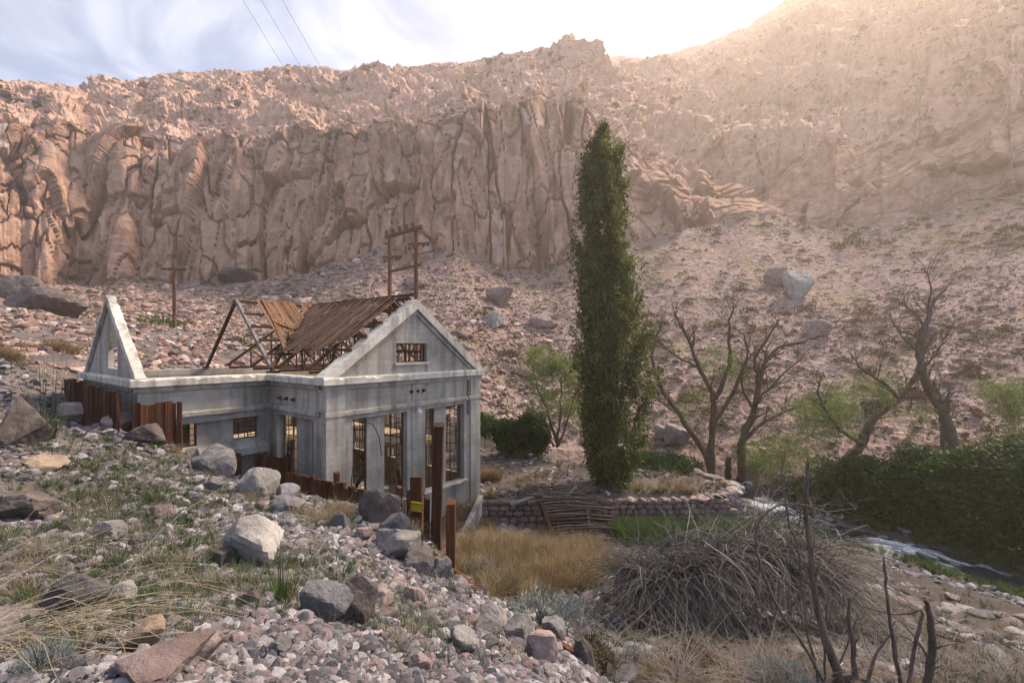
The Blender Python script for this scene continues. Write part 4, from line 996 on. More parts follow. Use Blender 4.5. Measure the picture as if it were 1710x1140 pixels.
# loose pile of pale broken stones along the board edge
stone_src = [mesh_np('broken_stone', *rock_verts(700 + k, 3, 10, .05, .75, .5, .9)) for k in range(7)]
for me_ in stone_src: me_.materials.append(M['r_pale'] if id(me_) % 2 else M['r_pink'])
for k, me_ in enumerate(stone_src): me_.materials[0] = (M['r_pale'], M['r_pink'], M['r_grey'])[k % 3]
rs = np.random.default_rng(5); cnt = 0
line_e = [(640, 985), (705, 985), (760, 1012), (820, 1040), (880, 1085), (950, 1120)]
for k in range(64):
    f = rs.uniform(0, len(line_e) - 1.001); i = int(f); ex = np.array(line_e[i]) * (1 - (f - i)) + np.array(line_e[i + 1]) * (f - i)
    ex = ex + np.array([-rs.exponential(38) - 4, rs.normal(6, 14)])
    if ex[1] > 1150: continue
    g_ = ray_ground(*ex); s_ = rs.uniform(9, 21) / F * g_[1]
    o = link('broken_stone', stone_src[k % 7]); o.location = (g_[0], g_[1], g_[2] + s_ * .3); o.scale = (s_, s_ * rs.uniform(.8, 1.1), s_ * rs.uniform(.7, 1)); o.rotation_euler = (rs.uniform(-.4, .4), rs.uniform(-.4, .4), rs.uniform(0, 6))
    prop(o, ('loose pale', 'loose dusty pink', 'loose blue-grey')[k % 7 % 3] + ' broken stone on the scree above the edge boards', 'stone', 'broken stones above the edge boards')
# boulders on the far slope
FARB = [(1300, 474, 44, 26, 'r_pink', 'pale pink boulder at the left of a pair high on the far slope'), (1332, 496, 48, 44, 'r_pale', 'pointed pale boulder of a pair high on the far slope'), (1365, 560, 48, 26, 'r_pink', 'single grey-pink boulder on the far slope behind the dead trees'),
        (80, 530, 120, 46, 'r_dark', 'huge dark boulder below the left cliff'), (30, 500, 70, 40, 'r_dark', 'dark block left of the huge boulder below the cliff'),
        (1130, 745, 50, 34, 'r_pale', 'pale boulder on the far bank right of the poplar'), (1105, 735, 30, 22, 'r_pale', 'small pale boulder beside the poplar on the far bank'), (690, 480, 44, 18, 'r_pink', 'flat pinkish slab on the talus behind the roof ridge'),
        (830, 510, 46, 28, 'r_pink', 'pinkish block on the talus left of the poplar'), (820, 545, 34, 22, 'r_pale', 'pale block on the talus above the dark hedge'), (905, 545, 40, 24, 'r_pink', 'pink block on the talus beside the poplar'),
        (395, 470, 60, 20, 'r_dark', 'long dark slab at the foot of the left cliff'), (1460, 690, 40, 22, 'r_dark', 'dark flat rock on the far slope between the leaning trees'),
        (1540, 560, 40, 16, 'r_pink', 'pink slab on the right far slope'), (130, 548, 44, 14, 'r_pale', 'flat pale rock on the slope left of the gable')]
for k, (bx_, by_, w_, h_, mt, lab) in enumerate(FARB):
    g_ = far_z(bx_, by_) if by_ > 0 else None; Yb = g_[1]; wm = w_ / F * Yb; hm = h_ / F * Yb
    V, Fc = rock_verts(900 + k, 4, 9, .07, 1.0, .55, .9); V = V * np.array([wm / np.ptp(V[:, 0]), wm * .8 / np.ptp(V[:, 1]), hm * 1.35 / np.ptp(V[:, 2])]); V[:, 2] -= V[:, 2].min() + hm * .35
    o = link('boulder', mesh_np('boulder', V, Fc), M[mt]); o.location = tuple(g_); prop(o, lab, 'boulder')
# flat stones set along the river path at the right
rp = [(1505, 1003), (1530, 1012), (1560, 1018), (1590, 1022), (1615, 1022), (1640, 1030), (1668, 1030), (1690, 1040), (1712, 1035), (1480, 995), (1455, 985), (1700, 1060)]
for k, (bx_, by_) in enumerate(rp):
    g_ = ray_ground(bx_, by_); s_ = rs.uniform(13, 20) / F * g_[1]
    o = link('flat_stone', stone_src[(k * 3 + 1) % 7]); o.location = (g_[0], g_[1], g_[2] + .05); o.scale = (s_ * 1.15, s_, s_ * .55); o.rotation_euler = (0, 0, rs.uniform(0, 6))
    prop(o, 'flat pinkish stone in the row edging the river path', 'stone', 'stones edging the river path')
for (bx_, by_, w_, lab) in ((1660, 1098, 34, 'pale split slab lying on bare ground at the lower right'), (1590, 1000, 20, 'small white stone above the stone row at the right'), (1040, 1135, 40, 'dark grey stone at the bottom right of the weathered stump'), (1482, 1040, 26, 'upright white stone behind the dead shrub')):
    g_ = ray_ground(bx_, by_); s_ = w_ / F * g_[1] * .6
    o = link('loose_stone', stone_src[0 if 'dark' not in lab else 2]); o.location = (g_[0], g_[1], g_[2] + s_ * .2); o.scale = (s_ * 1.2, s_, s_ * .6); o.rotation_euler = (.2, .1, by_)
    prop(o, lab, 'stone')
# ------------------------------------------------------------------ river
def resample(pl, step):
    pl = np.asarray(pl, float); d = np.r_[0, np.cumsum(np.hypot(*np.diff(pl, axis=0).T))]; s = np.arange(0, d[-1], step)
    out = np.stack([np.interp(s, d, pl[:, 0]), np.interp(s, d, pl[:, 1])], -1)
    for _ in range(14): out[1:-1] = (out[:-2] + 2 * out[1:-1] + out[2:]) / 4
    return out, s
ctr, sarc = resample(RIV, .12); tg = np.gradient(ctr, axis=0); tg /= np.linalg.norm(tg, axis=1, keepdims=True); nm_ = np.stack([-tg[:, 1], tg[:, 0]], -1)
vs = np.linspace(-2.6, 2.6, 57)
WX = ctr[:, None, :] + nm_[:, None, :] * vs[None, :, None]
sv = np.stack(np.broadcast_arrays(sarc[:, None], vs[None]), -1).reshape(-1, 2)
q = np.concatenate([sv * np.array([.55, 1.5]), np.zeros((len(sv), 1))], 1)
rip = fbm(q, 4, 91); fine = fbm(q * 3.1, 3, 92)
zw = WATER_Z + .16 * rip + .06 * fine
foam = np.clip((fbm(q * np.array([1.6, 1.1, 1]) + 9, 5, 93, .62) + .38 * np.sin(sv[:, 0] * .85 + 2 * rip) * .5 - .04) * 3.6, 0, 1) * np.clip(1.3 - np.abs(sv[:, 1]) / 1.4, 0, 1)
foam *= np.clip((sv[:, 0] - 9) / 6, 0.1, 1)
ns, nv_ = len(ctr), len(vs); idx = np.arange(ns * nv_).reshape(ns, nv_)
me = mesh_np('river_water', np.concatenate([WX.reshape(-1, 2), (zw + foam * .07)[:, None]], 1), np.stack([idx[:-1, :-1], idx[:-1, 1:], idx[1:, 1:], idx[1:, :-1]], -1).reshape(-1, 4), True)
a = me.attributes.new('foam', 'FLOAT', 'POINT'); a.data.foreach_set('value', foam.astype(np.float32))
m, t, b = new_mat('rushing_water'); fo = attr(t, 'foam'); nn = noise(t, 9, 5, .7, position(t))
ff = N(t, 'ShaderNodeMath', operation='MULTIPLY'); t.links.new(fo, ff.inputs[0]); t.links.new(mrange(t, nn, .3, .6), ff.inputs[1])
t.links.new(mix(t, ff.outputs[0], (.012, .022, .028), (.72, .76, .80)), b.inputs['Base Color']); t.links.new(mrange(t, ff.outputs[0], 0, .5, .22, .8), b.inputs['Roughness']); b.inputs['Specular IOR Level'].default_value = .22
bump(t, b, noise(t, 5, 4, .6, position(t)), .5, .06)
prop(link('river_water', me, m), kind='structure')

rw = random.Random(31)
for k in range(46):
    i = rw.randrange(int(len(ctr) * .22), int(len(ctr) * .72)); sd_ = rw.choice([-1, 1]); off = sd_ * rw.uniform(.9, 1.9) if k % 4 else rw.uniform(-.8, .8); c_ = ctr[i] + nm_[i] * off; s_ = rw.uniform(.14, .42)
    o = link('river_stone', stone_src[(2, 5, 2, 1)[k % 4]]); o.location = (c_[0], c_[1], WATER_Z + rw.uniform(-.05, .1)); o.scale = (s_ * 1.2, s_, s_ * .7); o.rotation_euler = (rw.uniform(-.3, .3), rw.uniform(-.3, .3), rw.uniform(0, 6))
    prop(o, 'wet stone at the edge of the rushing stream' if k % 4 else 'wet stone standing amid the rushing stream', 'stone', 'stones along the stream')

# ------------------------------------------------------------------ stone terrace wall
root = prop(empty('stone_terrace_wall', (PX(1010, 25), 25.0, -1.7)), 'rough pink-brown stone retaining wall of the river terrace', 'wall')
m, t, b = new_mat('pink_brown_wall_stone'); rr = orand(t); vec = coords(t, 'Object'); n_ = noise(t, 5, 5, .65, position(t))
c_ = ramp(t, n_, [(.3, (.10, .068, .06)), (.55, (.20, .142, .128)), (.75, (.31, .24, .22))])
c_ = mix(t, 1.0, c_, ramp(t, rr, [(0, (.62, .62, .64)), (.6, (1.0, .97, .95)), (1, (1.35, 1.3, 1.3))]), 'MULTIPLY')
t.links.new(c_, b.inputs['Base Color']); b.inputs['Roughness'].default_value = .93; bump(t, b, noise(t, 14, 5, .7, position(t)), .6, .03); M['wallstone'] = m
M['mortar'] = simple_mat('wall_mortar', (.05, .042, .038), (.12, .10, .09), 8, .95, .4, .02)
wa = np.array([PX(806, 25.0), 25.0]); wb = np.array([PX(1214, 25.35), 25.35]); wdir = (wb - wa) / np.linalg.norm(wb - wa); wlen = np.linalg.norm(wb - wa); wn = np.array([wdir[1], -wdir[0]])
def cushion(seed):
    r_ = np.random.default_rng(seed); n = 9; ang = np.linspace(0, 2 * math.pi, n, endpoint=False) + r_.uniform(-.18, .18, n)
    c_, s_ = np.cos(ang), np.sin(ang); k_ = 1 / np.maximum(np.abs(c_), np.abs(s_)) ** .72 * .5 * r_.uniform(.9, 1.02, n)
    V = []; 
    for f, d in ((1.0, -.5), (1.0, .18), (.80, .5)):
        for i in range(n): V.append((c_[i] * k_[i] * f, -d + r_.uniform(-.05, .05) * (d > 0), s_[i] * k_[i] * f))
    V.append((r_.uniform(-.1, .1), -.62, r_.uniform(-.1, .1))); Fc = []
    for l in range(2):
        for i in range(n): Fc.append((l * n + i, l * n + (i + 1) % n, (l + 1) * n + (i + 1) % n, (l + 1) * n + i))
    for i in range(n): Fc.append((2 * n + i, 2 * n + (i + 1) % n, 3 * n))
    me_ = bpy.data.meshes.new('stone'); me_.from_pydata(V, [], Fc); me_.update(); me_.materials.append(M['wallstone'])
    import bmesh
    bm = bmesh.new(); bm.from_mesh(me_); bmesh.ops.recalc_face_normals(bm, faces=bm.faces); bm.to_mesh(me_); bm.free(); return me_
cus = [cushion(k) for k in range(9)]
mb = MB(); mb.hexa([(*(wa + wn * .02), -2.3), (*(wb + wn * .02), -2.3), (*(wb - wn * .6), -2.3), (*(wa - wn * .6), -2.3), (*(wa + wn * .02), .06), (*(wb + wn * .02), .06), (*(wb - wn * .6), .06), (*(wa - wn * .6), .06)]); pbuild(mb, 'mortar_core', M['mortar'], root)
r_ = random.Random(8); zc_ = -1.75; wang = math.atan2(wdir[1], wdir[0])
while zc_ < .1:
    hh_ = r_.uniform(.26, .38); s_ = r_.uniform(-.3, 0)
    while s_ < wlen:
        ww = r_.uniform(.32, .66); c_ = wa + wdir * (s_ + ww / 2) + wn * r_.uniform(.02, .07)
        o = link('stone', cus[r_.randrange(9)], None, root); o.location = (c_[0] - root.location.x, c_[1] - root.location.y, zc_ + hh_ / 2 + r_.uniform(-.03, .03) - root.location.z)
        o.rotation_euler = (r_.uniform(-.05, .05), r_.uniform(-.08, .08), wang); o.scale = (ww * 1.0, .24, hh_ * 1.0); s_ += ww
    zc_ += hh_
# lumpy pale cap at the river end and along the top edge
cap_path = [(PX(1035, 25.2), 25.2, .16), (PX(1100, 25.25), 25.25, .17), (PX(1160, 25.4), 25.4, .2), (PX(1205, 25.6), 25.6, .25), (PX(1228, 26.4), 26.4, .3), (PX(1222, 27.6), 27.6, .25), (PX(1200, 29.3), 29.3, .15), (PX(1165, 31), 31, .1)]
for k in range(26):
    f = k / 25 * (len(cap_path) - 1.001); i = int(f); p_ = np.array(cap_path[i]) * (1 - f + i) + np.array(cap_path[i + 1]) * (f - i)
    o = link('cap_stone', stone_src[(1, 4, 0, 1)[k % 4]], None, root); sc_ = r_.uniform(.22, .40) * (.7 if i < 2 else 1.1); o.location = (p_[0] - root.location.x, p_[1] - root.location.y, p_[2] - root.location.z - .05)
    o.scale = (sc_ * 1.2, sc_, sc_ * .55); o.rotation_euler = (r_.uniform(-.2, .2), r_.uniform(-.2, .2), r_.uniform(0, 6))
for k in range(34):     # rubble face of the rounded end
    a_ = r_.uniform(0, 1); p_ = np.array([PX(1212, 25.35), 25.35]) * (1 - a_) + np.array([PX(1234, 26.8), 26.8]) * a_; z_ = r_.uniform(-1.7, .1)
    o = link('stone', stone_src[(0, 3, 1)[k % 3]], None, root); o.location = (p_[0] - root.location.x + r_.uniform(-.1, .1), p_[1] - root.location.y, z_ - root.location.z); sc_ = r_.uniform(.26, .42); o.scale = (sc_, sc_, sc_ * .8); o.rotation_euler = (r_.uniform(0, 6), r_.uniform(0, 6), r_.uniform(0, 6))
# concrete curb beside the building
mb = MB(); chipped(mb, (-1.72, 25.0, -.6), (-2.30, 19.6, -.9), (1, 0, 0), .12, .12, 1.0, 6, 14)
prop(mb.build('concrete_curb', M['concrete']), 'low pale concrete curb running out from the building corner', 'curb')

# ------------------------------------------------------------------ poles and wires
M['pole'] = wood('rusty_brown_pole', (.05, .022, .013), (.125, .058, .032), (.21, .11, .065), 2, .15, 6)
M['glass_ins'] = simple_mat('dark_brown_porcelain', (.03, .018, .014), (.06, .035, .025), 5, .35, 0, spec=.5)
pl_ = np.array([PX(651, 46), 46.0]); pr_ = np.array([PX(695, 43), 43.0])
zl, zr2 = PZ(395, 46), PZ(384, 43)
ztop = (zl + zr2) / 2
root = prop(empty('twin_power_pole', (pl_[0], pl_[1], 3.0)), 'rusty two-legged power pole frame with insulators behind the roof ridge', 'power pole')
d_ = (pr_ - pl_) / np.linalg.norm(pr_ - pl_); n2_ = np.array([-d_[1], d_[0]])
for p_ in (pl_, pr_): pbuild(MB().tube([(*p_, 1.5), (*p_, ztop)], [.24, .19], 10), 'pole', M['pole'], root)
v3 = lambda p_, z: (p_[0], p_[1], z)
pbuild(MB().beam(v3(pl_ - d_ * .7, ztop + .1), v3(pr_ + d_ * .9, ztop + .1), .28, .3), 'top_beam', M['pole'], root)
pbuild(MB().beam(v3(pl_ - d_ * .2, ztop - 3.5), v3(pr_ + d_ * .8, ztop - 3.4), .18, .22), 'cross_rail', M['pole'], root)
for p_, zz in ((pl_, ztop - 1.9), (pr_, ztop - 1.25)):
    pbuild(MB().beam(v3(p_ - d_ * 1.6 + n2_ * .24, zz + .1), v3(p_ + d_ * 1.7 + n2_ * .24, zz - .25), .16, .22), 'crossarm', M['pole'], root)
    for s_ in (-1.35, -.7, .8, 1.4):
        c_ = p_ + d_ * s_ + n2_ * .24; pbuild(MB().tube([v3(c_, zz - .5), v3(c_, zz - .42), v3(c_, zz - .2), v3(c_, zz - .1)], [.05, .16, .16, .05], 8), 'insulator', M['glass_ins'], root)
for s_ in (-.55, .55, 1.75, 2.9, 3.9):
    c_ = pl_ + d_ * s_; pbuild(MB().tube([v3(c_, ztop + .25), v3(c_, ztop + .4), v3(c_, ztop + .42), v3(c_, ztop + .75), v3(c_, ztop + .85)], [.06, .06, .22, .2, .08], 9), 'insulator', M['glass_ins'], root)
sp = np.array([PX(291, 47), 47.0]); zt_ = PZ(447, 47)
root = prop(empty('power_pole', (sp[0], sp[1], 5.5)), 'single slim rusty power pole with crossarm behind the wing', 'power pole')
pbuild(MB().tube([(*sp, 4.0), (*sp, zt_)], [.2, .14], 9), 'pole', M['pole'], root)
pbuild(MB().beam((sp[0] - 1.1, sp[1] - .3, zt_ - .2), (sp[0] + 1.1, sp[1] + .3, zt_ - .15), .16, .2), 'crossarm', M['pole'], root)
for s_ in (-.9, -.35, .4, .95): pbuild(MB().tube([(sp[0] + s_, sp[1] + s_ * .27, zt_ - .08), (sp[0] + s_, sp[1] + s_ * .27, zt_ + .04), (sp[0] + s_, sp[1] + s_ * .27, zt_ + .14)], [.04, .09, .04], 7), 'insulator', M['glass_ins'], root)
M['wire'] = simple_mat('dark_wire', (.10, .10, .11), (.14, .14, .15), 5, .6, 0)
for k, (s_, tx_, nm) in enumerate(((-.55, 405, 'first'), (1.75, 436, 'middle'), (3.9, 471, 'last'))):
    a_ = np.array([*(pl_ + d_ * s_), ztop + .85]); b_ = P(tx_, 0, 24.0); pts = [a_ + (b_ - a_) * f + np.array([0, 0, .9 * (f * f - f)]) for f in np.linspace(0, 2.4, 30)]
    prop(MB().tube(pts, .010, 4).build('power_wire', M['wire']), ('leftmost', 'middle', 'rightmost')[k] + ' of the three thin wires crossing the sky', 'wire', 'overhead wires')

# ------------------------------------------------------------------ collapsed timber deck and driftwood at the terrace wall
dk = np.array(P(955, 895, 23.6)); root = prop(empty('collapsed_timber_deck', (dk[0], 23.6, -1.5)), 'collapsed grey-brown plank deck slumped against the stone wall', 'timber pile')
M['oldplank'] = wood('brown_weathered_plank', (.055, .038, .03), (.13, .095, .078), (.23, .18, .155), 0, .35, 9)
r_ = random.Random(21)
for k in range(15):
    f = k / 14; yb = 24.75 - 1.75 * f; zb = .15 - 1.55 * f; x0 = PX(898 + 26 * f, yb) + r_.uniform(-.15, .2); L = r_.uniform(2.9, 3.9); dz = r_.uniform(-.14, .10)
    nseg = 5; pts = [(x0 + L * i / nseg, yb + r_.uniform(-.05, .05), zb + dz * i / nseg + .14 * math.sin(i / nseg * 3.1)) for i in range(nseg + 1)]
    mb = MB()
    for a_, b_ in zip(pts[:-1], pts[1:]): mb.beam(a_, b_, .06, r_.uniform(.14, .17), (0, -.75, .66))
    pbuild(mb, 'plank', M['oldplank'], root)
pbuild(MB().beam((PX(903, 24.6), 24.5, .1), (PX(932, 22.8), 22.7, -1.7), .2, .25), 'side_beam', M['rust'], root)
pbuild(MB().beam((PX(980, 24.4), 24.2, -.15), (PX(990, 22.8), 22.9, -1.6), .12, .12), 'side_beam', M['oldplank'], root)
root = prop(empty('driftwood_heap', (PX(935, 25.6), 25.6, .1)), 'heap of grey driftwood branches on top of the collapsed deck', 'driftwood')
for k in range(58):
    c_ = (PX(r_.uniform(885, 990), 25.4), r_.uniform(24.7, 26.6), r_.uniform(.1, .55)); a_ = r_.gauss(.15, .5); L = r_.uniform(.7, 2.6); tl = r_.gauss(0, .18)
    dx, dy, dz = math.cos(a_) * L / 2, math.sin(a_) * L / 2, tl * L / 2; rr = r_.uniform(.02, .06); w_ = lambda s_=.12: r_.uniform(-s_, s_)
    pbuild(MB().tube([(c_[0] - dx, c_[1] - dy, c_[2] - dz), (c_[0] - dx * .3 + w_(), c_[1] - dy * .3 + w_(), c_[2] - dz * .3 + w_(.07)), (c_[0] + dx * .4 + w_(), c_[1] + dy * .4 + w_(), c_[2] + dz * .4 + w_(.07)), (c_[0] + dx, c_[1] + dy, c_[2] + dz)], [rr, rr * .95, rr * .7, rr * .3], 5), 'branch', M['greywood'] if k % 4 == 0 else M['oldplank'], root, )
pbuild(MB().tube([P(925, 838, 25.3), P(950, 826, 25.4), P(962, 812, 25.5), P(958, 798, 25.6), P(966, 790, 25.6)], [.12, .1, .08, .06, .02], 7), 'branch', M['greywood'], root)
pbuild(MB().tube([P(853, 842, 24.6), P(880, 833, 24.8), P(905, 822, 25.2)], [.12, .10, .07], 7), 'branch', M['greywood'], root)
# ------------------------------------------------------------------ plants
def leaf_mat(name, c0, c1, c2, trans=.25, rough=.6):
    m, t, b = new_mat(name); n = noise(t, .5, 3, .6, position(t))
    fa = N(t, 'ShaderNodeMath', operation='ADD'); t.links.new(orand(t), fa.inputs[0]); t.links.new(attr(t, 'rnd'), fa.inputs[1]); fr = N(t, 'ShaderNodeMath', operation='FRACT'); t.links.new(fa.outputs[0], fr.inputs[0]); rr = fr.outputs[0]
    ad = N(t, 'ShaderNodeMath', operation='ADD'); t.links.new(rr, ad.inputs[0]); t.links.new(n, ad.inputs[1]); hf = N(t, 'ShaderNodeMath', operation='MULTIPLY'); hf.inputs[1].default_value = .5; t.links.new(ad.outputs[0], hf.inputs[0])
    c = ramp(t, hf.outputs[0], [(.2, c0), (.5, c1), (.82, c2)])
    t.links.new(c, b.inputs['Base Color']); b.inputs['Roughness'].default_value = rough; b.inputs['Specular IOR Level'].default_value = .25
    if trans:
        out = t.nodes['Material Output']; tr = N(t, 'ShaderNodeBsdfTranslucent'); ms = N(t, 'ShaderNodeMixShader'); ms.inputs[0].default_value = trans
        t.links.new(c, tr.inputs['Color']); t.links.new(b.outputs[0], ms.inputs[1]); t.links.new(tr.outputs[0], ms.inputs[2]); t.links.new(ms.outputs[0], out.inputs['Surface'])
    return m
M['l_poplar'] = leaf_mat('poplar_leaf', (.025, .040, .008), (.075, .10, .022), (.17, .195, .05), .38)
M['l_light'] = leaf_mat('young_willow_leaf', (.09, .13, .035), (.15, .21, .055), (.23, .30, .09), .35)
M['l_dark'] = leaf_mat('thicket_leaf', (0.01152, 0.0324, 0.00576), (0.03024, 0.0756, 0.01296), (0.0612, 0.1224, 0.0252), .3)
M['l_olive'] = leaf_mat('olive_scrub_leaf', (.035, .035, .014), (.065, .066, .026), (.12, .115, .05), .15)
M['l_rust'] = leaf_mat('rusty_scrub_leaf', (.10, .06, .03), (.17, .105, .05), (.25, .17, .09), .1)
M['l_sage'] = leaf_mat('sagebrush_leaf', (.12, .145, .14), (.20, .235, .225), (.31, .345, .335), .15)
M['l_green'] = leaf_mat('fresh_green_blade', (0.02975, 0.0595, 0.01275), (0.05525, 0.102, 0.02125), (0.0935, 0.1445, 0.0425), .3)
M['l_weed'] = leaf_mat('grey_green_weed', (0.0351, 0.0507, 0.0273), (0.0624, 0.0819, 0.0429), (0.1092, 0.1287, 0.0741), .2)
M['l_tan'] = leaf_mat('dry_straw', (0.1275, 0.08625, 0.04125), (0.2025, 0.1462, 0.075), (0.285, 0.2213, 0.1275), .2, .7)
M['l_straw'] = leaf_mat('pale_straw', (0.1728, 0.144, 0.0936), (0.252, 0.2124, 0.144), (0.3312, 0.288, 0.2088), .2, .7)
M['bark_dead'] = simple_mat('dead_grey_bark', (.075, .06, .05), (.17, .14, .12), 3, .92, .9, .05, (.27, .23, .20), (3, 3, .5))
M['bark_brown'] = simple_mat('brown_bark', (.06, .042, .03), (.15, .105, .075), 3, .92, .9, .06, (.24, .18, .135), (3, 3, .5))
M['twig_grey'] = simple_mat('grey_brush_twig', (0.08, 0.072, 0.0672), (0.16, 0.1456, 0.136), 1.5, .9, 0, c2=(0.272, 0.256, 0.244), world=True)
M['twig_pale'] = simple_mat('bleached_twig', (.20, .18, .165), (.34, .315, .29), 1.5, .9, 0, world=True)
M['flower_w'] = simple_mat('white_petal', (.62, .62, .62), (.75, .75, .75), 5, .8, 0)
M['flower_y'] = simple_mat('yellow_petal', (.55, .40, .03), (.65, .5, .05), 5, .8, 0)

def leaf_clump(seed, n, L, R, wid=.45, up=.3):
    r = np.random.default_rng(seed); V = []; Fc = []
    for k in range(n):
        c = r.normal(size=3); c = c / np.linalg.norm(c) * R * r.uniform(.2, 1) ** .6
        d = r.normal(size=3) + np.array([0, 0, up]); d /= np.linalg.norm(d); s = np.cross(d, r.normal(size=3)); s /= np.linalg.norm(s); nn = np.cross(d, s)
        l = L * r.uniform(.6, 1.25); b = len(V)
        V += [c, c + d * l * .5 + s * l * wid / 2 + nn * l * .08, c + d * l, c + d * l * .5 - s * l * wid / 2 + nn * l * .08]; Fc += [(b, b + 1, b + 2), (b, b + 2, b + 3)]
    return mesh_np('leaf_clump', V, Fc)
def blades(seed, n, h, spread, w, droop=.5, base=.08, seg=3, hvar=.45):
    r = np.random.default_rng(seed); V = []; Fc = []
    for k in range(n):
        a = r.uniform(0, 6.283); q = r.uniform(0, 1) ** .7; b0 = np.array([math.cos(a), math.sin(a), 0]) * base * r.uniform(0, 1)
        a2 = a + r.normal(0, .5); out = np.array([math.cos(a2), math.sin(a2), 0]); H_ = h * r.uniform(1 - hvar, 1 + hvar * .4); sp_ = spread * q; side = np.array([-out[1], out[0], 0]); b = len(V)
        for i in range(seg + 1):
            f = i / seg; p_ = b0 + out * (sp_ * H_ * (f * .6 + droop * f * f)) + np.array([0, 0, H_ * (f - droop * .45 * sp_ * f * f)]) ; ww = w * (1 - f * .85)
            V += [p_ - side * ww, p_ + side * ww]
        for i in range(seg): Fc.append((b + 2 * i, b + 2 * i + 1, b + 2 * i + 3, b + 2 * i + 2))
    return mesh_np('tuft', V, Fc)
C_pop = src_coll('poplar_leaves_source', [leaf_clump(k, 12, .20, .36, .75, .5) for k in range(6)], M['l_poplar'])
C_lig = src_coll('light_leaves_source', [leaf_clump(10 + k, 11, .19, .45, .36, .1) for k in range(5)], M['l_light'])
C_drk = src_coll('dark_leaves_source', [leaf_clump(20 + k, 14, .26, .46, .5, .3) for k in range(6)], M['l_dark'])
C_tan = src_coll('tan_tuft_source', [blades(30 + k, 46, .55, .9, .006, .7, .12) for k in range(6)], M['l_tan'])
C_straw = src_coll('straw_tuft_source', [blades(40 + k, 30, .5, 1.1, .005, .9, .10) for k in range(5)], M['l_straw'])
C_grn = src_coll('green_tuft_source', [blades(50 + k, 34, .42, .6, .009, .5, .10) for k in range(6)], M['l_green'])
def weed(seed):
    V1 = blades(seed, 22, .16, .9, .004, .4, .05, 2); return V1
C_weed = src_coll('weed_source', [weed(60 + k) for k in range(4)] + [leaf_clump(66 + k, 26, .045, .10, .4, .6) for k in range(3)], M['l_weed'])
C_flw = src_coll('flower_source', [leaf_clump(70 + k, 9, .03, .12, 1.0, .8) for k in range(3)], M['flower_w'])
C_fly = src_coll('yellow_flower_source', [leaf_clump(75 + k, 6, .03, .10, 1.0, .8) for k in range(2)], M['flower_y'])
def rrot(n, r): return r.uniform(0, 6.283, (n, 3))
def urot(n, r, t_=.2): return np.stack([r.uniform(-t_, t_, n), r.uniform(-t_, t_, n), r.uniform(0, 6.283, n)], -1)
def realize(name, pts, rot, scl, idx_, coll, parent):
    """many small leaf clumps joined into one real mesh"""
    pts = np.asarray(pts, float); idx_ = np.asarray(idx_); srcs = list(coll.objects); VV, FF, RR, base_ = [], [], [], 0; rnd = np.random.default_rng(len(pts)).uniform(0, 1, len(pts))
    cx_, cy_, cz__ = np.cos(rot).T; sx_, sy_, sz__ = np.sin(rot).T
    R_ = np.empty((len(pts), 3, 3))
    R_[:, 0] = np.stack([cy_ * cz__, sx_ * sy_ * cz__ - cx_ * sz__, cx_ * sy_ * cz__ + sx_ * sz__], -1); R_[:, 1] = np.stack([cy_ * sz__, sx_ * sy_ * sz__ + cx_ * cz__, cx_ * sy_ * sz__ - sx_ * cz__], -1); R_[:, 2] = np.stack([-sy_, sx_ * cy_, cx_ * cy_], -1)
    for k, o in enumerate(srcs):
        sel = np.nonzero(idx_ == k)[0]; me_ = o.data; nv = len(me_.vertices); co = np.empty(nv * 3, np.float32); me_.vertices.foreach_get('co', co); co = co.reshape(-1, 3)
        me_.calc_loop_triangles(); tr = np.empty(len(me_.loop_triangles) * 3, np.int32); me_.loop_triangles.foreach_get('vertices', tr); tr = tr.reshape(-1, 3)
        if not len(sel): continue
        v = np.einsum('nij,vj->nvi', R_[sel], co) * np.asarray(scl)[sel][:, None, None] + pts[sel][:, None]
        VV.append(v.reshape(-1, 3)); FF.append((tr[None] + (np.arange(len(sel)) * nv)[:, None, None]).reshape(-1, 3) + base_); RR.append(np.repeat(rnd[sel], nv)); base_ += len(sel) * nv
    me_ = mesh_np(name, np.concatenate(VV), np.concatenate(FF)); a_ = me_.attributes.new('rnd', 'FLOAT', 'POINT'); a_.data.foreach_set('value', np.concatenate(RR).astype(np.float32))
    return link(name, me_, srcs[0].data.materials[0], parent)
def crown(root, pts, scl, coll, r, name='crown', up=False):
    pts = np.asarray(pts) - np.array(root.location)
    return realize(name, pts, urot(len(pts), r, .5) if up else rrot(len(pts), r), scl, r.integers(0, len(coll.objects), len(pts)), coll, root)

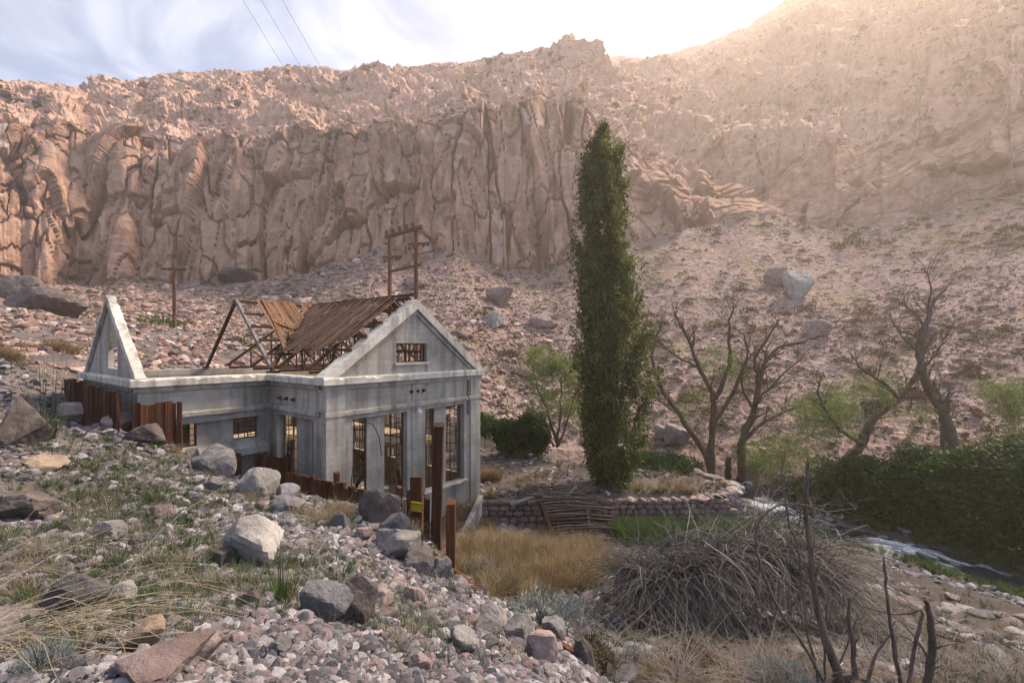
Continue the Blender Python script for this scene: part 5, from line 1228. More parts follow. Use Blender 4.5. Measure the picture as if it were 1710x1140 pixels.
# the tall poplar
PB = np.array([PX(1013, 27.5), 27.5, 0.0]); PB[2] = gz(PB[0], PB[1])
root = prop(empty('poplar_tree', tuple(PB)), 'tall narrow dark green poplar with two pointed tips on the terrace', 'tree')
ey = [203, 212, 225, 240, 260, 300, 350, 400, 450, 500, 550, 600, 640, 680, 720, 760, 785, 800]
el = [1002, 997, 988, 979, 972, 968, 965, 961, 959, 958, 958, 958, 956, 962, 970, 984, 998, 1006]
er = [1010, 1015, 1018, 1021, 1036, 1046, 1053, 1058, 1065, 1073, 1080, 1087, 1094, 1088, 1077, 1060, 1042, 1030]
r = np.random.default_rng(44); pp = []
for k in range(400):
    yt = r.uniform(206, 770) if k > 60 else r.uniform(204, 300); th = r.uniform(0, 6.283); q_ = r.uniform(.3, 1.0) ** .5 * r.uniform(.80, 1.2)
    le, re = np.interp(yt, ey, el), np.interp(yt, ey, er); cxp, hwp = (le + re) / 2, (re - le) / 2 * 1.12
    if yt < 250: cxp, hwp = ((np.interp(yt, ey, el) + 1014) / 2 + 1, 13 * (yt - 196) / 54 + 2) if r.random() < .62 else (1035, max(2, (yt - 232) * .35 + 3)); yt = yt if cxp < 1030 else max(yt, 240)
    Lb = r.uniform(45, 110); yb_ = min(yt + Lb, 800); leb, reb = np.interp(yb_, ey, el), np.interp(yb_, ey, er)
    for f in np.linspace(0, 1, int(22 * Lb / 75)):
        yy_ = yb_ + (yt - yb_) * f; cxx = (leb + reb) / 2 * (1 - f) + cxp * f; hh = (hwp * .55 * (1 - f) + hwp * f) * q_
        sg_ = (1 - f * .75) * 5.5
        pp.append((cxx + hh * math.cos(th) + r.normal(0, sg_), hh * math.sin(th) + r.normal(0, sg_), yy_ + r.normal(0, 4)))
pp = np.array(pp); ok = fbm(np.stack([pp[:, 0] / 11, pp[:, 1] / 11, pp[:, 2] / 20], -1), 3, 102) > -.18; pp = pp[ok]
pts = np.stack([(pp[:, 0] - HX) / F * 27.5, 27.5 + pp[:, 1] / F * 27.5, CAMZ + (HY - pp[:, 2]) / F * 27.5], -1)
crown(root, pts, r.uniform(.5, 1.05, len(pts)), C_pop, r)
mb = MB()
bz = PB[2]
for k in range(26):
    a_ = k / 26 * 6.283; rr_ = r.uniform(.1, .42); topy = r.uniform(230, 660); hz = (HY - topy) / F * 27.5 + CAMZ; cxx = np.interp(topy, ey, (np.array(el) + np.array(er)) / 2); hx_ = np.interp(topy, ey, (np.array(er) - np.array(el)) / 2) / F * 27.5
    p0 = np.array([PB[0] + math.cos(a_) * rr_, PB[1] + math.sin(a_) * rr_, bz - .2]); p3 = np.array([PX(cxx, 27.5) + math.cos(a_) * hx_ * .7, 27.5 + math.sin(a_) * hx_ * .7, hz])
    h1 = r.uniform(1.5, 4); p1 = p0 + np.array([math.cos(a_) * .15, math.sin(a_) * .15, h1]); p2 = p1 * .5 + p3 * .5 + np.array([math.cos(a_), math.sin(a_), 0]) * .25
    rb = r.uniform(.05, .13)
    mb.tube([p - PB for p in (p0, p1, p2, p3)], [rb * 1.5, rb, rb * .6, .012], 6)
mb.tube([PB * 0 + np.array([0, 0, -.3]), np.array([0, 0, .5]), np.array([.05, 0, 6.0]), np.array([.1, 0, 17.0])], [.62, .42, .30, .03], 9)
for k in range(9):
    a_ = k / 9 * 6.283 + .2; mb.tube([np.array([math.cos(a_) * .3, math.sin(a_) * .3, .55]), np.array([math.cos(a_) * .5, math.sin(a_) * .5, .12]), np.array([math.cos(a_) * 1.1, math.sin(a_) * 1.1, -.15])], [.13, .12, .05], 6)
mb.build('trunk', M['bark_brown'], root, True)

# limbs drawn as space curves, twigs grown from them
def smooth(pts, it=2):
    pts = np.asarray(pts, float)
    for _ in range(it):
        q = [pts[0]]
        for a_, b_ in zip(pts[:-1], pts[1:]): q += [a_ * .75 + b_ * .25, a_ * .25 + b_ * .75]
        q.append(pts[-1]); pts = np.array(q)
    return pts
def grow(mb, p, d, L, rad, depth, r, gnarl=.35, sides=5, lift=.12):
    n = max(3, int(L / .35)); pts = [p.copy()]; d = d / np.linalg.norm(d)
    for i in range(n):
        d = d + r.normal(0, gnarl, 3) * .5 + np.array([0, 0, lift * .3]); d /= np.linalg.norm(d); pts.append(pts[-1] + d * L / n)
    rads = [rad * (1 - .65 * i / n) for i in range(n + 1)]; mb.tube(pts, rads, sides if depth > 1 else 3, False)
    if depth > 0:
        for k in range(r.integers(2, 5)):
            i = r.integers(1, n + 1); q = d + r.normal(0, .8, 3); grow(mb, pts[i], q, L * r.uniform(.4, .7), rads[i] * .75, depth - 1, r, gnarl, sides, lift)
def limb_tree(name, label, cat, base, limbs, Y, seed, mat, twig=1.0, dspread=1.2, twl=1.1, group=None, tdepth=2):
    r = np.random.default_rng(seed); root = prop(empty(name, tuple(base)), label, cat, group); tr = MB(); tw = MB(); ends = []
    for (pts, r0, r1) in limbs:
        n = len(pts); off = r.normal(0, dspread); q = []
        for i, (a_, b_) in enumerate(pts):
            Yi = Y + off * (i / (n - 1)) ** 1.2 if not (i == 0) else Y
            q.append(P(a_, b_, Yi))
        q = smooth(q, 2); q = q + np.concatenate([np.zeros((1, 3)), r.normal(0, .035 * Y / 30, (len(q) - 1, 3))]); rad = np.linspace(r0, r1, len(q)); rj = rad * r.uniform(.84, 1.18, len(q)); tr.tube([p - np.array(base) for p in q], rj, 8)
        ends.append(q)
        m_ = len(q)
        for k in range(int(m_ * .55 * twig)):
            i = r.integers(int(m_ * .3), m_); d = (q[min(i + 1, m_ - 1)] - q[i - 1]); d = d / (np.linalg.norm(d) + 1e-6) + r.normal(0, .7, 3) + np.array([0, 0, .25])
            grow(tw, q[i] - np.array(base), d, twl * r.uniform(.5, 1.4), max(.0009 * Y, rad[i] * .42), tdepth, r)
    tr.build('trunk', mat, root, True)
    if tw.v: tw.build('branches', mat, root)
    return root, ends
def base_at(px, Y, far=False):
    x = PX(px, Y); return np.array([x, Y, gz(x, Y)])
bA = P(1192, 788, 36); rtA, eA = limb_tree('dead_tree', 'bare many-stemmed tree nearest the poplar on the far bank', 'tree', bA,
  [([(1190, 795), (1178, 755), (1140, 700), (1105, 650), (1088, 610), (1092, 570), (1106, 535)], .30, .05), ([(1188, 795), (1188, 720), (1194, 660), (1168, 615), (1150, 565), (1126, 522)], .32, .05),
   ([(1194, 665), (1222, 605), (1214, 550), (1226, 512)], .2, .04), ([(1189, 715), (1230, 645), (1252, 592), (1240, 556)], .2, .04), ([(1168, 615), (1120, 590), (1090, 560), (1072, 548)], .1, .03)], 36, 1, M['bark_brown'], 1.3, 1.2, 1.7)
bB = P(1238, 790, 35.3); rtB, eB = limb_tree('dead_tree', 'bare forked tree with long right-reaching limb in the middle of the far bank', 'tree', bB,
  [([(1238, 798), (1236, 735), (1262, 685), (1268, 625), (1292, 580), (1335, 572), (1378, 556)], .36, .04), ([(1268, 640), (1258, 602), (1280, 568), (1302, 532)], .17, .04), ([(1266, 665), (1310, 622), (1338, 598)], .15, .03), ([(1240, 740), (1262, 712), (1300, 690), (1345, 676), (1375, 660)], .17, .04),
   ([(1262, 690), (1235, 640), (1245, 600), (1270, 575)], .13, .03)], 35.3, 2, M['bark_brown'], 1.3, 1.2, 1.7)
bC = P(1368, 812, 29.5); rtC, eC = limb_tree('leaning_tree', 'dark crooked tree leaning right over the river thicket', 'tree', bC,
  [([(1368, 815), (1410, 768), (1442, 742), (1446, 712), (1478, 682), (1518, 648), (1538, 610), (1528, 570), (1548, 530)], .34, .05), ([(1442, 742), (1405, 722), (1382, 690), (1364, 655), (1372, 625)], .14, .03), ([(1500, 664), (1478, 640), (1448, 622), (1426, 606)], .13, .03), ([(1533, 620), (1560, 598), (1580, 560)], .09, .02)], 29.5, 3, M['bark_brown'], 1.5, 1.0, 1.4)
bD = P(1600, 775, 31); rtD, eD = limb_tree('dead_tree', 'twisted bare tree with thick split base at the right far bank', 'tree', bD,
  [([(1600, 785), (1592, 735), (1578, 695), (1552, 655), (1535, 605), (1546, 545), (1552, 512), (1582, 478)], .42, .04), ([(1580, 775), (1574, 730), (1576, 700)], .2, .1), ([(1544, 545), (1520, 515), (1498, 500)], .1, .02), ([(1550, 520), (1556, 485), (1548, 455)], .09, .02), ([(1538, 590), (1512, 570), (1490, 540)], .09, .02)], 31, 4, M['bark_dead'], 1.6, 1.0, 1.4)
limb_tree('dead_stump', 'short broken stump between the two bare trees', 'stump', P(1216, 790, 35.6), [([(1216, 798), (1215, 775), (1217, 762)], .28, .16)], 35.6, 5, M['bark_brown'], 0)
# sparse live leaves on the bare trees
def blob(r, cx, cy, Y, rx, ry, n, thr=-.05, dz=1.0, seed=0):
    a = r.normal(size=(n, 3)); a /= np.linalg.norm(a, axis=1, keepdims=True); a *= r.uniform(0, 1, (n, 1)) ** .45
    p_ = P(cx, cy, Y) + a * np.array([rx / F * Y, rx / F * Y * dz, ry / F * Y]); g = fbm(p_ * 1.1, 3, 111 + seed); return p_[g > thr]
r = np.random.default_rng(9)
def crown_u(root, parts, coll, s0=.6, s1=1.0, name='crown'):
    p_ = np.concatenate(parts); return crown(root, p_, r.uniform(s0, s1, len(p_)), coll, r, name)
crown_u(rtA, [blob(r, 1200, 605, 36, 34, 26, 255, 0), blob(r, 1135, 690, 36, 40, 26, 204, 0), blob(r, 1230, 620, 36, 22, 30, 153, 0), blob(r, 1160, 650, 36, 25, 20, 102, 0)], C_lig)
crown_u(rtB, [blob(r, 1300, 755, 34, 70, 34, 884, -.1), blob(r, 1330, 690, 34.5, 45, 24, 272, 0), blob(r, 1270, 770, 34.5, 50, 26, 442, -.1)], C_lig)
crown_u(rtC, [blob(r, 1395, 672, 30, 56, 34, 714, -.05), blob(r, 1470, 650, 30, 40, 26, 323, 0), blob(r, 1380, 715, 30, 50, 30, 442, 0), blob(r, 1530, 690, 30, 30, 20, 119, 0)], C_lig)
# young light green willow left of the poplar
bs = P(930, 742, 35.5); root, _ = limb_tree('young_willow', 'feathery light green willow standing left of the poplar', 'tree', bs,
   [([(930, 745), (915, 690), (895, 640), (885, 600)], .13, .03), ([(930, 745), (935, 690), (940, 640), (935, 600)], .12, .03), ([(932, 745), (950, 700), (962, 650)], .1, .03), ([(925, 745), (900, 700), (880, 660)], .1, .02)], 35.5, 6, M['bark_brown'], 1.0)
crown_u(root, [blob(r, 905, 612, 35.5, 38, 36, 714, -.05), blob(r, 945, 625, 35.5, 34, 34, 714, -.05), blob(r, 920, 665, 35.5, 50, 34, 816, -.05), blob(r, 955, 690, 35.5, 34, 30, 272, 0), blob(r, 895, 590, 35.5, 22, 16, 187, 0)], C_lig)
# dark dense bushes
bs = P(850, 742, 36); root = prop(empty('dense_bush', tuple(bs)), 'dense dark green hedge-like bush right behind the building corner', 'bush')
crown_u(root, [blob(r, r.uniform(800, 905), r.uniform(702, 752), r.uniform(35.5, 37.5), r.uniform(11, 22), r.uniform(9, 17), 130, -.35, 1.0, k) for k in range(20)], C_drk, .6, 1.1)
MB().tube([(0, 0, -.5), (.1, 0, .8)], .12, 6).build('stem', M['bark_brown'], root)
far_bank = [(1360, 30.0), (1420, 28.2), (1490, 26.4), (1560, 25.0), (1640, 23.4), (1720, 22.0), (1810, 20.8), (1920, 19.5)]
topy = [800, 775, 760, 754, 752, 745, 735, 730]
pp = []
for k in range(120):
    f = r.uniform(0, len(far_bank) - 1.001); i = int(f); a_ = f - i; px_ = far_bank[i][0] * (1 - a_) + far_bank[i + 1][0] * a_; Y_ = far_bank[i][1] * (1 - a_) + far_bank[i + 1][1] * a_; ty = topy[i] * (1 - a_) + topy[i + 1] * a_
    zt = PZ(ty, Y_); ph = r.uniform(.05, 1) ** .7 * math.pi; sz_ = r.uniform(.5, 1.0); rr_ = r.uniform(.35, 1.0)
    c_ = np.array([PX(px_, Y_), Y_ + 1.2 + math.cos(ph) * 2.1 * rr_, -1.9 + (zt + 1.9 - sz_ * .6) * math.sin(ph) * rr_]); a3 = r.normal(size=(62, 3)); a3 /= np.linalg.norm(a3, axis=1, keepdims=True)
    pp.append(c_ + a3 * (r.uniform(.3, 1, (62, 1)) ** .5) * np.array([1.25, 1.0, .85]) * sz_)
pp = np.concatenate(pp); pp = pp[fbm(pp * 1.3, 3, 122) > -.3]
bs = np.array([PX(1560, 25), 26.0, -1.8]); root = prop(empty('willow_thicket', tuple(bs)), 'dense dark green willow thicket lining the far river bank', 'thicket')
crown(root, pp, r.uniform(.7, 1.15, len(pp)), C_drk, r)
mb = MB()
for k in range(40):
    f = r.uniform(0, len(far_bank) - 1.001); i = int(f); px_ = far_bank[i][0] * (1 - f + i) + far_bank[i + 1][0] * (f - i); Y_ = far_bank[i][1] * (1 - f + i) + far_bank[i + 1][1] * (f - i) + 1
    p0 = np.array([PX(px_, Y_), Y_, -2.0]); grow(mb, p0 - bs, r.normal(0, .4, 3) + np.array([0, 0, 1]), 2.6, .05, 1, r, .2)
mb.build('stems', M['bark_brown'], root)
bs = P(1690, 700, 30); root = prop(empty('green_shrub', tuple(bs)), 'loose green shrub at the right edge above the thicket', 'shrub')
crown_u(root, [blob(r, 1690, 655, 30, 46, 26, 510, 0), blob(r, 1700, 700, 29, 34, 36, 510, 0)], C_lig); mb = MB(); [grow(mb, np.zeros(3), r.normal(0, .4, 3) + np.array([0, 0, 1]), 2.2, .05, 2, r) for k in range(6)]; mb.build('stems', M['bark_dead'], root)
bs = P(1030, 775, 33.5); root = prop(empty('bank_bush', tuple(bs)), 'low green bush behind the poplar at the river edge', 'bush')
crown_u(root, [blob(r, 1110, 775, 33.6, 60, 16, 714, -.2), blob(r, 1060, 770, 33.6, 36, 16, 340, -.2)], C_drk, .6, .9); MB().tube([(0, 0, -.5), (.1, 0, .5)], .1, 6).build('stem', M['bark_brown'], root)

# fallen brush: a collapsed dead willow
bs = np.array([*P(1190, 1060, 12.6)[:2], 0]); bs[2] = gz(bs[0], bs[1]); root = prop(empty('fallen_brush', tuple(bs)), 'big tangled mound of grey dead branches fallen on the low ground', 'brush')
r = np.random.default_rng(77)
def arcs(n, starts, mat, name, rad, Lr, dirbias, droop, spread=1.0):
    mb = MB()
    for k in range(n):
        f = r.uniform(0, len(starts) - 1.001); i = int(f); p = starts[i] * (1 - f + i) + starts[i + 1] * (f - i) + r.normal(0, .22, 3)
        d = dirbias + r.normal(0, 1, 3) * np.array([.9, .7, .45]) * spread; d /= np.linalg.norm(d); L = r.uniform(*Lr); n_ = 6; pts = [p]
        for j in range(n_):
            d = d + np.array([0, 0, -droop * (j + 1) / n_]) + r.normal(0, .17, 3); d /= np.linalg.norm(d); q = pts[-1] + d * L / n_
            q[2] = max(q[2], bs[2] - .3 + .1 * r.uniform()); pts.append(q)
        rr_ = r.uniform(*rad); mb.tube([q - bs for q in pts], [rr_ * (1 - .75 * j / n_) for j in range(n_ + 1)], 3, False)
    return mb.build(name, mat, root)
st = [P(1065, 985, 13.4), P(1110, 990, 13.2), P(1160, 955, 13.0), P(1250, 925, 12.9), P(1330, 940, 12.7), P(1375, 975, 12.6)]
arcs(2700, st, M['twig_grey'], 'twigs', (.008, .017), (1.0, 2.9), np.array([.25, -.35, .42]), .38)
arcs(420, [P(1040, 960, 14.5), P(1075, 950, 13.8), P(1110, 965, 13.4)], M['twig_grey'], 'twigs', (.008, .015), (.7, 1.5), np.array([-.3, -.2, .25]), .35)
arcs(260, st, M['twig_pale'], 'bleached_twigs', (.010, .02), (1.3, 2.9), np.array([.35, -.4, .55]), .34)
mb = MB()
for a_, b_ in (((1040, 945), (1150, 985)), ((1120, 985), (1230, 925)), ((1150, 975), (1320, 965))): mb.tube([p - bs for p in smooth([P(*a_, 13.3), (P(*a_, 13.3) + P(*b_, 13)) / 2 + np.array([0, 0, .15]), P(*b_, 12.9)], 2)], .09, 7)
mb.build('limbs', M['bark_dead'], root)
mb = MB()
for pts in ([(1175, 955), (1190, 900), (1205, 858)], [(1165, 960), (1200, 900), (1240, 868)], [(1180, 955), (1225, 890), (1262, 864)]): mb.tube([P(a_, b_, 13.0 - .1 * i) - bs for i, (a_, b_) in enumerate(pts)], [.028, .018, .006], 5)
mb.build('bleached_limbs', M['twig_pale'], root)

# dead shrub in the lower right
bs = np.array([*P(1430, 1140, 8.2)[:2], 0.]); bs[2] = gz(bs[0], bs[1])
limb_tree('dead_shrub', 'grey dead shrub with tall bare stems at the lower right', 'shrub', bs,
  [([(1415, 1175), (1395, 1110), (1372, 1050), (1358, 980), (1352, 905), (1344, 850), (1347, 800), (1351, 769)], 0.083, 0.025),
   ([(1392, 1175), (1350, 1085), (1302, 1022), (1272, 955), (1258, 900), (1272, 860), (1300, 842), (1335, 840), (1385, 856), (1430, 848)], 0.032, 0.007),
   ([(1540, 1185), (1556, 1090), (1557, 1040), (1545, 1000)], 0.072, 0.032), ([(1508, 1180), (1488, 1050), (1480, 985), (1475, 928)], 0.043, 0.014), ([(1512, 1170), (1530, 1070), (1545, 1012), (1512, 1028), (1455, 1018), (1430, 1005)], 0.036, 0.009),
   ([(1428, 1170), (1428, 1090), (1416, 1030), (1420, 995)], 0.058, 0.014), ([(1375, 1170), (1345, 1045), (1332, 905), (1318, 880), (1308, 825), (1305, 780)], 0.025, 0.007), ([(1440, 1160), (1462, 1090), (1490, 1055)], 0.036, 0.014), ([(1330, 890), (1340, 850), (1336, 830)], 0.010, 0.004),
   ([(1400, 1110), (1420, 1060), (1428, 1035)], 0.022, 0.006), ([(1380, 1160), (1376, 1080), (1382, 1000), (1384, 970)], 0.022, 0.006)], 8.2, 12, M['bark_dead'], .5, .28, .5, None, 2)
g_ = MB(); V, Fc = rock_verts(321, 4, 10, .2, 1.0); V = V * np.array([.62, .45, .45]) ; 
prop(link('dead_stump', mesh_np('dead_stump', V * (1 + .25 * fbm(V * np.array([9, 9, 1.5]), 3, 5)[:, None]), Fc), M['bark_dead']), 'broad gnarled grey stump at the foot of the dead shrub', 'stump').location = (PX(1440, 8.3), 8.35, PZ(1150, 8.3))

# ---- tufts and shrubs that stand alone
r = np.random.default_rng(55)
def clump_thing(name, label, cat, px, py, coll, n, spread_px, s0, s1, lift=0., far=False, group=None):
    g_ = far_z(px, py) if far else ray_ground(px, py); sp_ = spread_px / F * g_[1]; q = r.normal(0, .5, (n, 2)) * np.array([sp_, sp_ * .7]); x, y = g_[0] + q[:, 0], g_[1] + q[:, 1]
    z = np.full(n, g_[2]) if far else np.maximum(ground_z(x, y), g_[2] - .8)
    root = prop(empty(name, tuple(g_)), label, cat, group); p_ = np.stack([x, y, z + lift], -1)
    o = realize('blades', p_ - g_, urot(n, r, .25), r.uniform(s0, s1, n), r.integers(0, len(coll.objects), n), coll, root); return root
CT = [('straw tuft against the planks, below the striped boulder', 520, 868, 22, 34, .7, 1.1, C_straw), ('straw tuft beside the rounded boulder at the planks', 565, 868, 14, 26, .6, 1.0, C_tan), ('small straw tuft right of the blue-grey boulder', 412, 836, 10, 18, .5, .8, C_straw), ('straw tuft under the wing window beside the wall', 292, 756, 12, 24, .6, .9, C_straw),
      ('round tan dry bush at the building corner on the terrace', 820, 802, 34, 20, 1.1, 1.7, C_tan), ('tan dry bush on the terrace left of the willow', 868, 762, 26, 26, 1.0, 1.5, C_tan), ('dry straw tuft drooping over the lichen-stained boulder', 690, 895, 10, 16, .8, 1.2, C_straw),
      ('green grass tuft at the facade corner', 772, 828, 18, 14, .8, 1.2, C_tan), ('tan tuft left of the gable on the slope', 15, 600, 20, 24, 1.0, 1.6, C_tan), ('tan brush beside the gable foot', 98, 585, 26, 34, 1.0, 1.6, C_tan)]
for lab, px_, py_, n, sp_, s0, s1, cl in CT: clump_thing('dry_tuft', lab, 'grass', px_, py_, cl, n, sp_, s0, s1)
# big dry grass bed beside the low ground
def bed(name, n, pxr, pyr, coll, s0, s1, dens, mask=None, flat=False):
    px = r.uniform(*pxr, n); py = r.uniform(*pyr, n); Ys = np.geomspace(1.7, 45, 220)
    X = (px[:, None] - HX) / F * Ys[None]; Z = CAMZ + (HY - py[:, None]) / F * Ys[None]; G = gfast(X.ravel(), np.broadcast_to(Ys, X.shape).ravel()).reshape(X.shape)
    k = np.argmax(G >= Z, 1); x = X[np.arange(n), k]; y = Ys[k]; z = gfast(x, y); ok = (G[np.arange(n), k] >= Z[np.arange(n), k]) & dens(x, y, px, py)
    if mask is not None: ok &= mask(x, y)
    x, y, z = x[ok], y[ok], z[ok]; m_ = len(x)
    return prop(scatter(name, np.stack([x, y, z], -1), urot(m_, r, .3), r.uniform(s0, s1, m_) * np.clip(y / 7, .45, 1), r.integers(0, len(coll.objects), m_), coll), kind='stuff')
g2 = lambda px, py, cx, cy, sx, sy: np.exp(-((px - cx) / sx) ** 2 - ((py - cy) / sy) ** 2)
inlow = lambda x, y: inpoly(x, y, LOW) & (dist_poly(x, y, RIV) > 1.35); inter = lambda x, y: inpoly(x, y, TERR)
bed('dry_grass', 1500, (760, 1040), (880, 1010), C_tan, .8, 1.5, lambda x, y, px, py: (g2(px, py, 890, 945, 110, 50) + g2(px, py, 960, 955, 60, 40)) * (1.1 + 2.4 * clump(x, y, .55, 171)) > r.uniform(.2, 1.2, len(px)), inlow)
bed('dry_grass', 500, (760, 1040), (880, 1010), C_straw, .6, 1.3, lambda x, y, px, py: (g2(px, py, 890, 945, 120, 55)) * (1 + 2.4 * clump(x, y, .7, 172)) > r.uniform(.2, 1.2, len(px)), inlow)
bed('green_grass', 260, (760, 1040), (880, 1010), C_grn, .6, 1.1, lambda x, y, px, py: clump(x, y, .6, 173) > .12, inlow)
bed('dry_grass', 300, (900, 1700), (980, 1160), C_tan, .35, .8, lambda x, y, px, py: clump(x, y, .5, 131) + .05 > r.uniform(0, .5, len(px)), inlow)
bed('dry_grass', 420, (745, 830), (840, 960), C_tan, .6, 1.1, lambda x, y, px, py: r.uniform(0, 1, len(px)) < .6)
bed('terrace_grass', 1100, (820, 1220), (750, 830), C_tan, .5, 1.0, lambda x, y, px, py: clump(x, y, .5, 132) > r.uniform(-.15, .5, len(px)), inter)
bed('terrace_grass', 900, (820, 1220), (750, 830), C_grn, .4, .8, lambda x, y, px, py: clump(x, y, .5, 133) + .1 * (px > 1000) > r.uniform(-.1, .5, len(px)), inter)
x = r.uniform(PX(1025, 24), PX(1340, 24), 1500); y = 24.75 - np.abs(r.normal(0, 1.1, 1500)); ok = inlow(x, y) & (r.uniform(0, 1, 1500) < np.clip(1.25 - (x - PX(1180, 24)) / 4, .2, 1)); x, y = x[ok], y[ok]
prop(scatter('reeds', np.stack([x, y, gfast(x, y)], -1), urot(len(x), r, .2), r.uniform(1.2, 2.6, len(x)), r.integers(0, 6, len(x)), C_grn), kind='stuff')
bed('river_grass', 5200, (1240, 1720), (860, 1060), C_grn, .5, 1.1, lambda x, y, px, py: np.exp(-((dist_poly(x, y, RIV) - 2.2) / .75) ** 2) * (clump(x, y, .4, 134) > -.15) > r.uniform(0, 1.1, len(px)), inlow)
bed('litter_grass', 1700, (960, 1740), (985, 1170), C_weed, 1.0, 2.2, lambda x, y, px, py: clump(x, y, .6, 161) + .12 > r.uniform(-.1, .5, len(px)), inlow)
bed('litter_straw', 600, (940, 1740), (960, 1170), C_tan, .25, .5, lambda x, y, px, py: clump(x, y, .7, 162) + .15 > r.uniform(-.05, .6, len(px)), inlow)
C_twg = src_coll('twig_litter_source', [blades(80 + k, 14, .5, 2.6, .007, 1.2, .2, 3) for k in range(4)], M['twig_grey'])
bed('twig_litter', 900, (960, 1740), (950, 1170), C_twg, .4, 1.2, lambda x, y, px, py: clump(x, y, .6, 163) + .2 > r.uniform(-.1, .6, len(px)), inlow)
# weeds on the near slope
wd = lambda x, y, px, py: (g2(px, py, 240, 800, 210, 110) * 1.0 + .45 * g2(px, py, 560, 870, 160, 70) + .35 * g2(px, py, 200, 950, 300, 100) + .25 + .9 * clump(x, y, .7, 141)) > r.uniform(.15, 1.2, len(px))
bed('slope_weeds', 20000, (-60, 900), (680, 1160), C_weed, .7, 1.5, wd, isS1)
bed('slope_grass', 2000, (-60, 800), (690, 1100), C_grn, .25, .55, wd, isS1)
bed('slope_straw', 900, (-60, 800), (690, 1100), C_straw, .35, .8, wd, isS1)
bed('white_flowers', 900, (60, 520), (740, 1160), C_flw, .6, 1.1, lambda x, y, px, py: (g2(px, py, 170, 830, 90, 40) + .35 + .7 * clump(x, y, .9, 143)) > r.uniform(.3, 1.3, len(px)), isS1)
bed('yellow_flowers', 130, (0, 420), (780, 1160), C_fly, .6, 1.0, lambda x, y, px, py: r.uniform(0, 1, len(px)) < .5, isS1)

# shrubs
def shrub_mesh(seed, n, L, up=.7, wid=.3, squash=.75):
    rr_ = np.random.default_rng(seed); V = []; Fc = []
    for k in range(n):
        c = rr_.normal(size=3); c /= np.linalg.norm(c); c[2] = abs(c[2]); c = c * (.55 + .45 * rr_.uniform()) * np.array([1, 1, squash]); c *= 1 + .25 * math.sin(c[0] * 5 + seed) * math.cos(c[1] * 6)
        d = c / np.linalg.norm(c) + np.array([0, 0, up]) + rr_.normal(0, .4, 3); d /= np.linalg.norm(d); s = np.cross(d, rr_.normal(size=3)); s /= np.linalg.norm(s); l = L * rr_.uniform(.6, 1.3); b = len(V)
        V += [c, c + d * l * .5 + s * l * wid / 2, c + d * l, c + d * l * .5 - s * l * wid / 2]; Fc += [(b, b + 1, b + 2), (b, b + 2, b + 3)]
    me_ = mesh_np('foliage', V, Fc); return me_
sh_src = {k: [] for k in ('l_olive', 'l_rust', 'l_sage', 'l_green')}
for k in sh_src:
    for j in range(3):
        me_ = shrub_mesh(200 + j + len(k), 260, .30); me_.materials.append(M[k]); sh_src[k].append(me_)
def stems_into(root, h, mat, n=6):
    mb = MB(); [mb.tube([(0, 0, -.1), (r.normal(0, .15) * h, r.normal(0, .15) * h, h * .5), (r.normal(0, .35) * h, r.normal(0, .35) * h, h * .8)], [.05 * h, .03 * h, .01 * h], 4) for k in range(n)]; return mb.build('stems', mat, root)
NB = [(905, 1050, 165, 52, 'l_sage', 'largest silvery blue sagebrush below the dry grass'), (835, 985, 70, 30, 'l_sage', 'small sagebrush between the dry grass and the edge board'), (1310, 1150, 110, 48, 'l_sage', 'silvery sagebrush at the bottom edge left of the dead shrub'),
      (985, 1095, 70, 40, 'l_olive', 'yellowish rabbitbrush beside the weathered stump'), (1165, 1110, 60, 40, 'l_rust', 'low rusty dry shrub at the bottom middle'), (1010, 1120, 50, 44, 'l_olive', 'small yellow-green shrub right of the weathered stump'),
      (75, 1120, 90, 60, 'l_sage', 'dark green-grey herb in the lower left corner'), (1300, 700, 26, 20, 'l_rust', 'rusty bush'), ]
NB = NB[:7] + [(800, 958, 60, 30, 'l_sage', 'dark sagebrush in front of the shorter post'), (955, 1030, 80, 36, 'l_sage', 'sagebrush right of the largest sagebrush, below the brush mound'), (905, 935, 44, 26, 'l_olive', 'green shrub amid the dry grass'), (1060, 1105, 60, 26, 'l_sage', 'low sagebrush right of the yellow-green shrub')]
for k, (px_, py_, w_, h_, mk, lab) in enumerate(NB):
    g_ = ray_ground(px_, py_); root = prop(empty('shrub', tuple(g_)), lab, 'shrub'); wm, hm = w_ / F * g_[1], h_ / F * g_[1]
    me_ = shrub_mesh(300 + k, 1700, .16, .9, .16, .8); me_.materials.append(M[mk]); o = link('foliage', me_, None, root); o.scale = (wm / 2, wm / 2, hm); stems_into(root, hm, M['bark_dead'])
# green rabbitbrush with long stems, by the pointed boulder; a second one at the left
for (px_, py_, hh_, lab, n1, n2, ht) in ((470, 1008, 1, 'bright green rabbitbrush clump with tall thin stalks on the scree', 260, 26, .55), (75, 735, 1, 'green tuft with upright stalks beside the dark boulder at the left', 150, 30, .9)):
    g_ = ray_ground(px_, py_); root = prop(empty('rabbitbrush', tuple(g_)), lab, 'shrub'); k_ = g_[1] / 6.0
    me_ = blades(400 + px_, n1, .33 * k_, .9, .008 * k_, .4, .10 * k_); me_.materials.append(M['l_green']); link('foliage', me_, None, root)
    me_ = blades(401 + px_, n2, (.85 if px_ > 200 else .75) * k_ * ht / .55, .34, .0055 * k_, .25, .16 * k_, 3, .35); me_.materials.append(M['l_weed']); link('stalks', me_, None, root)
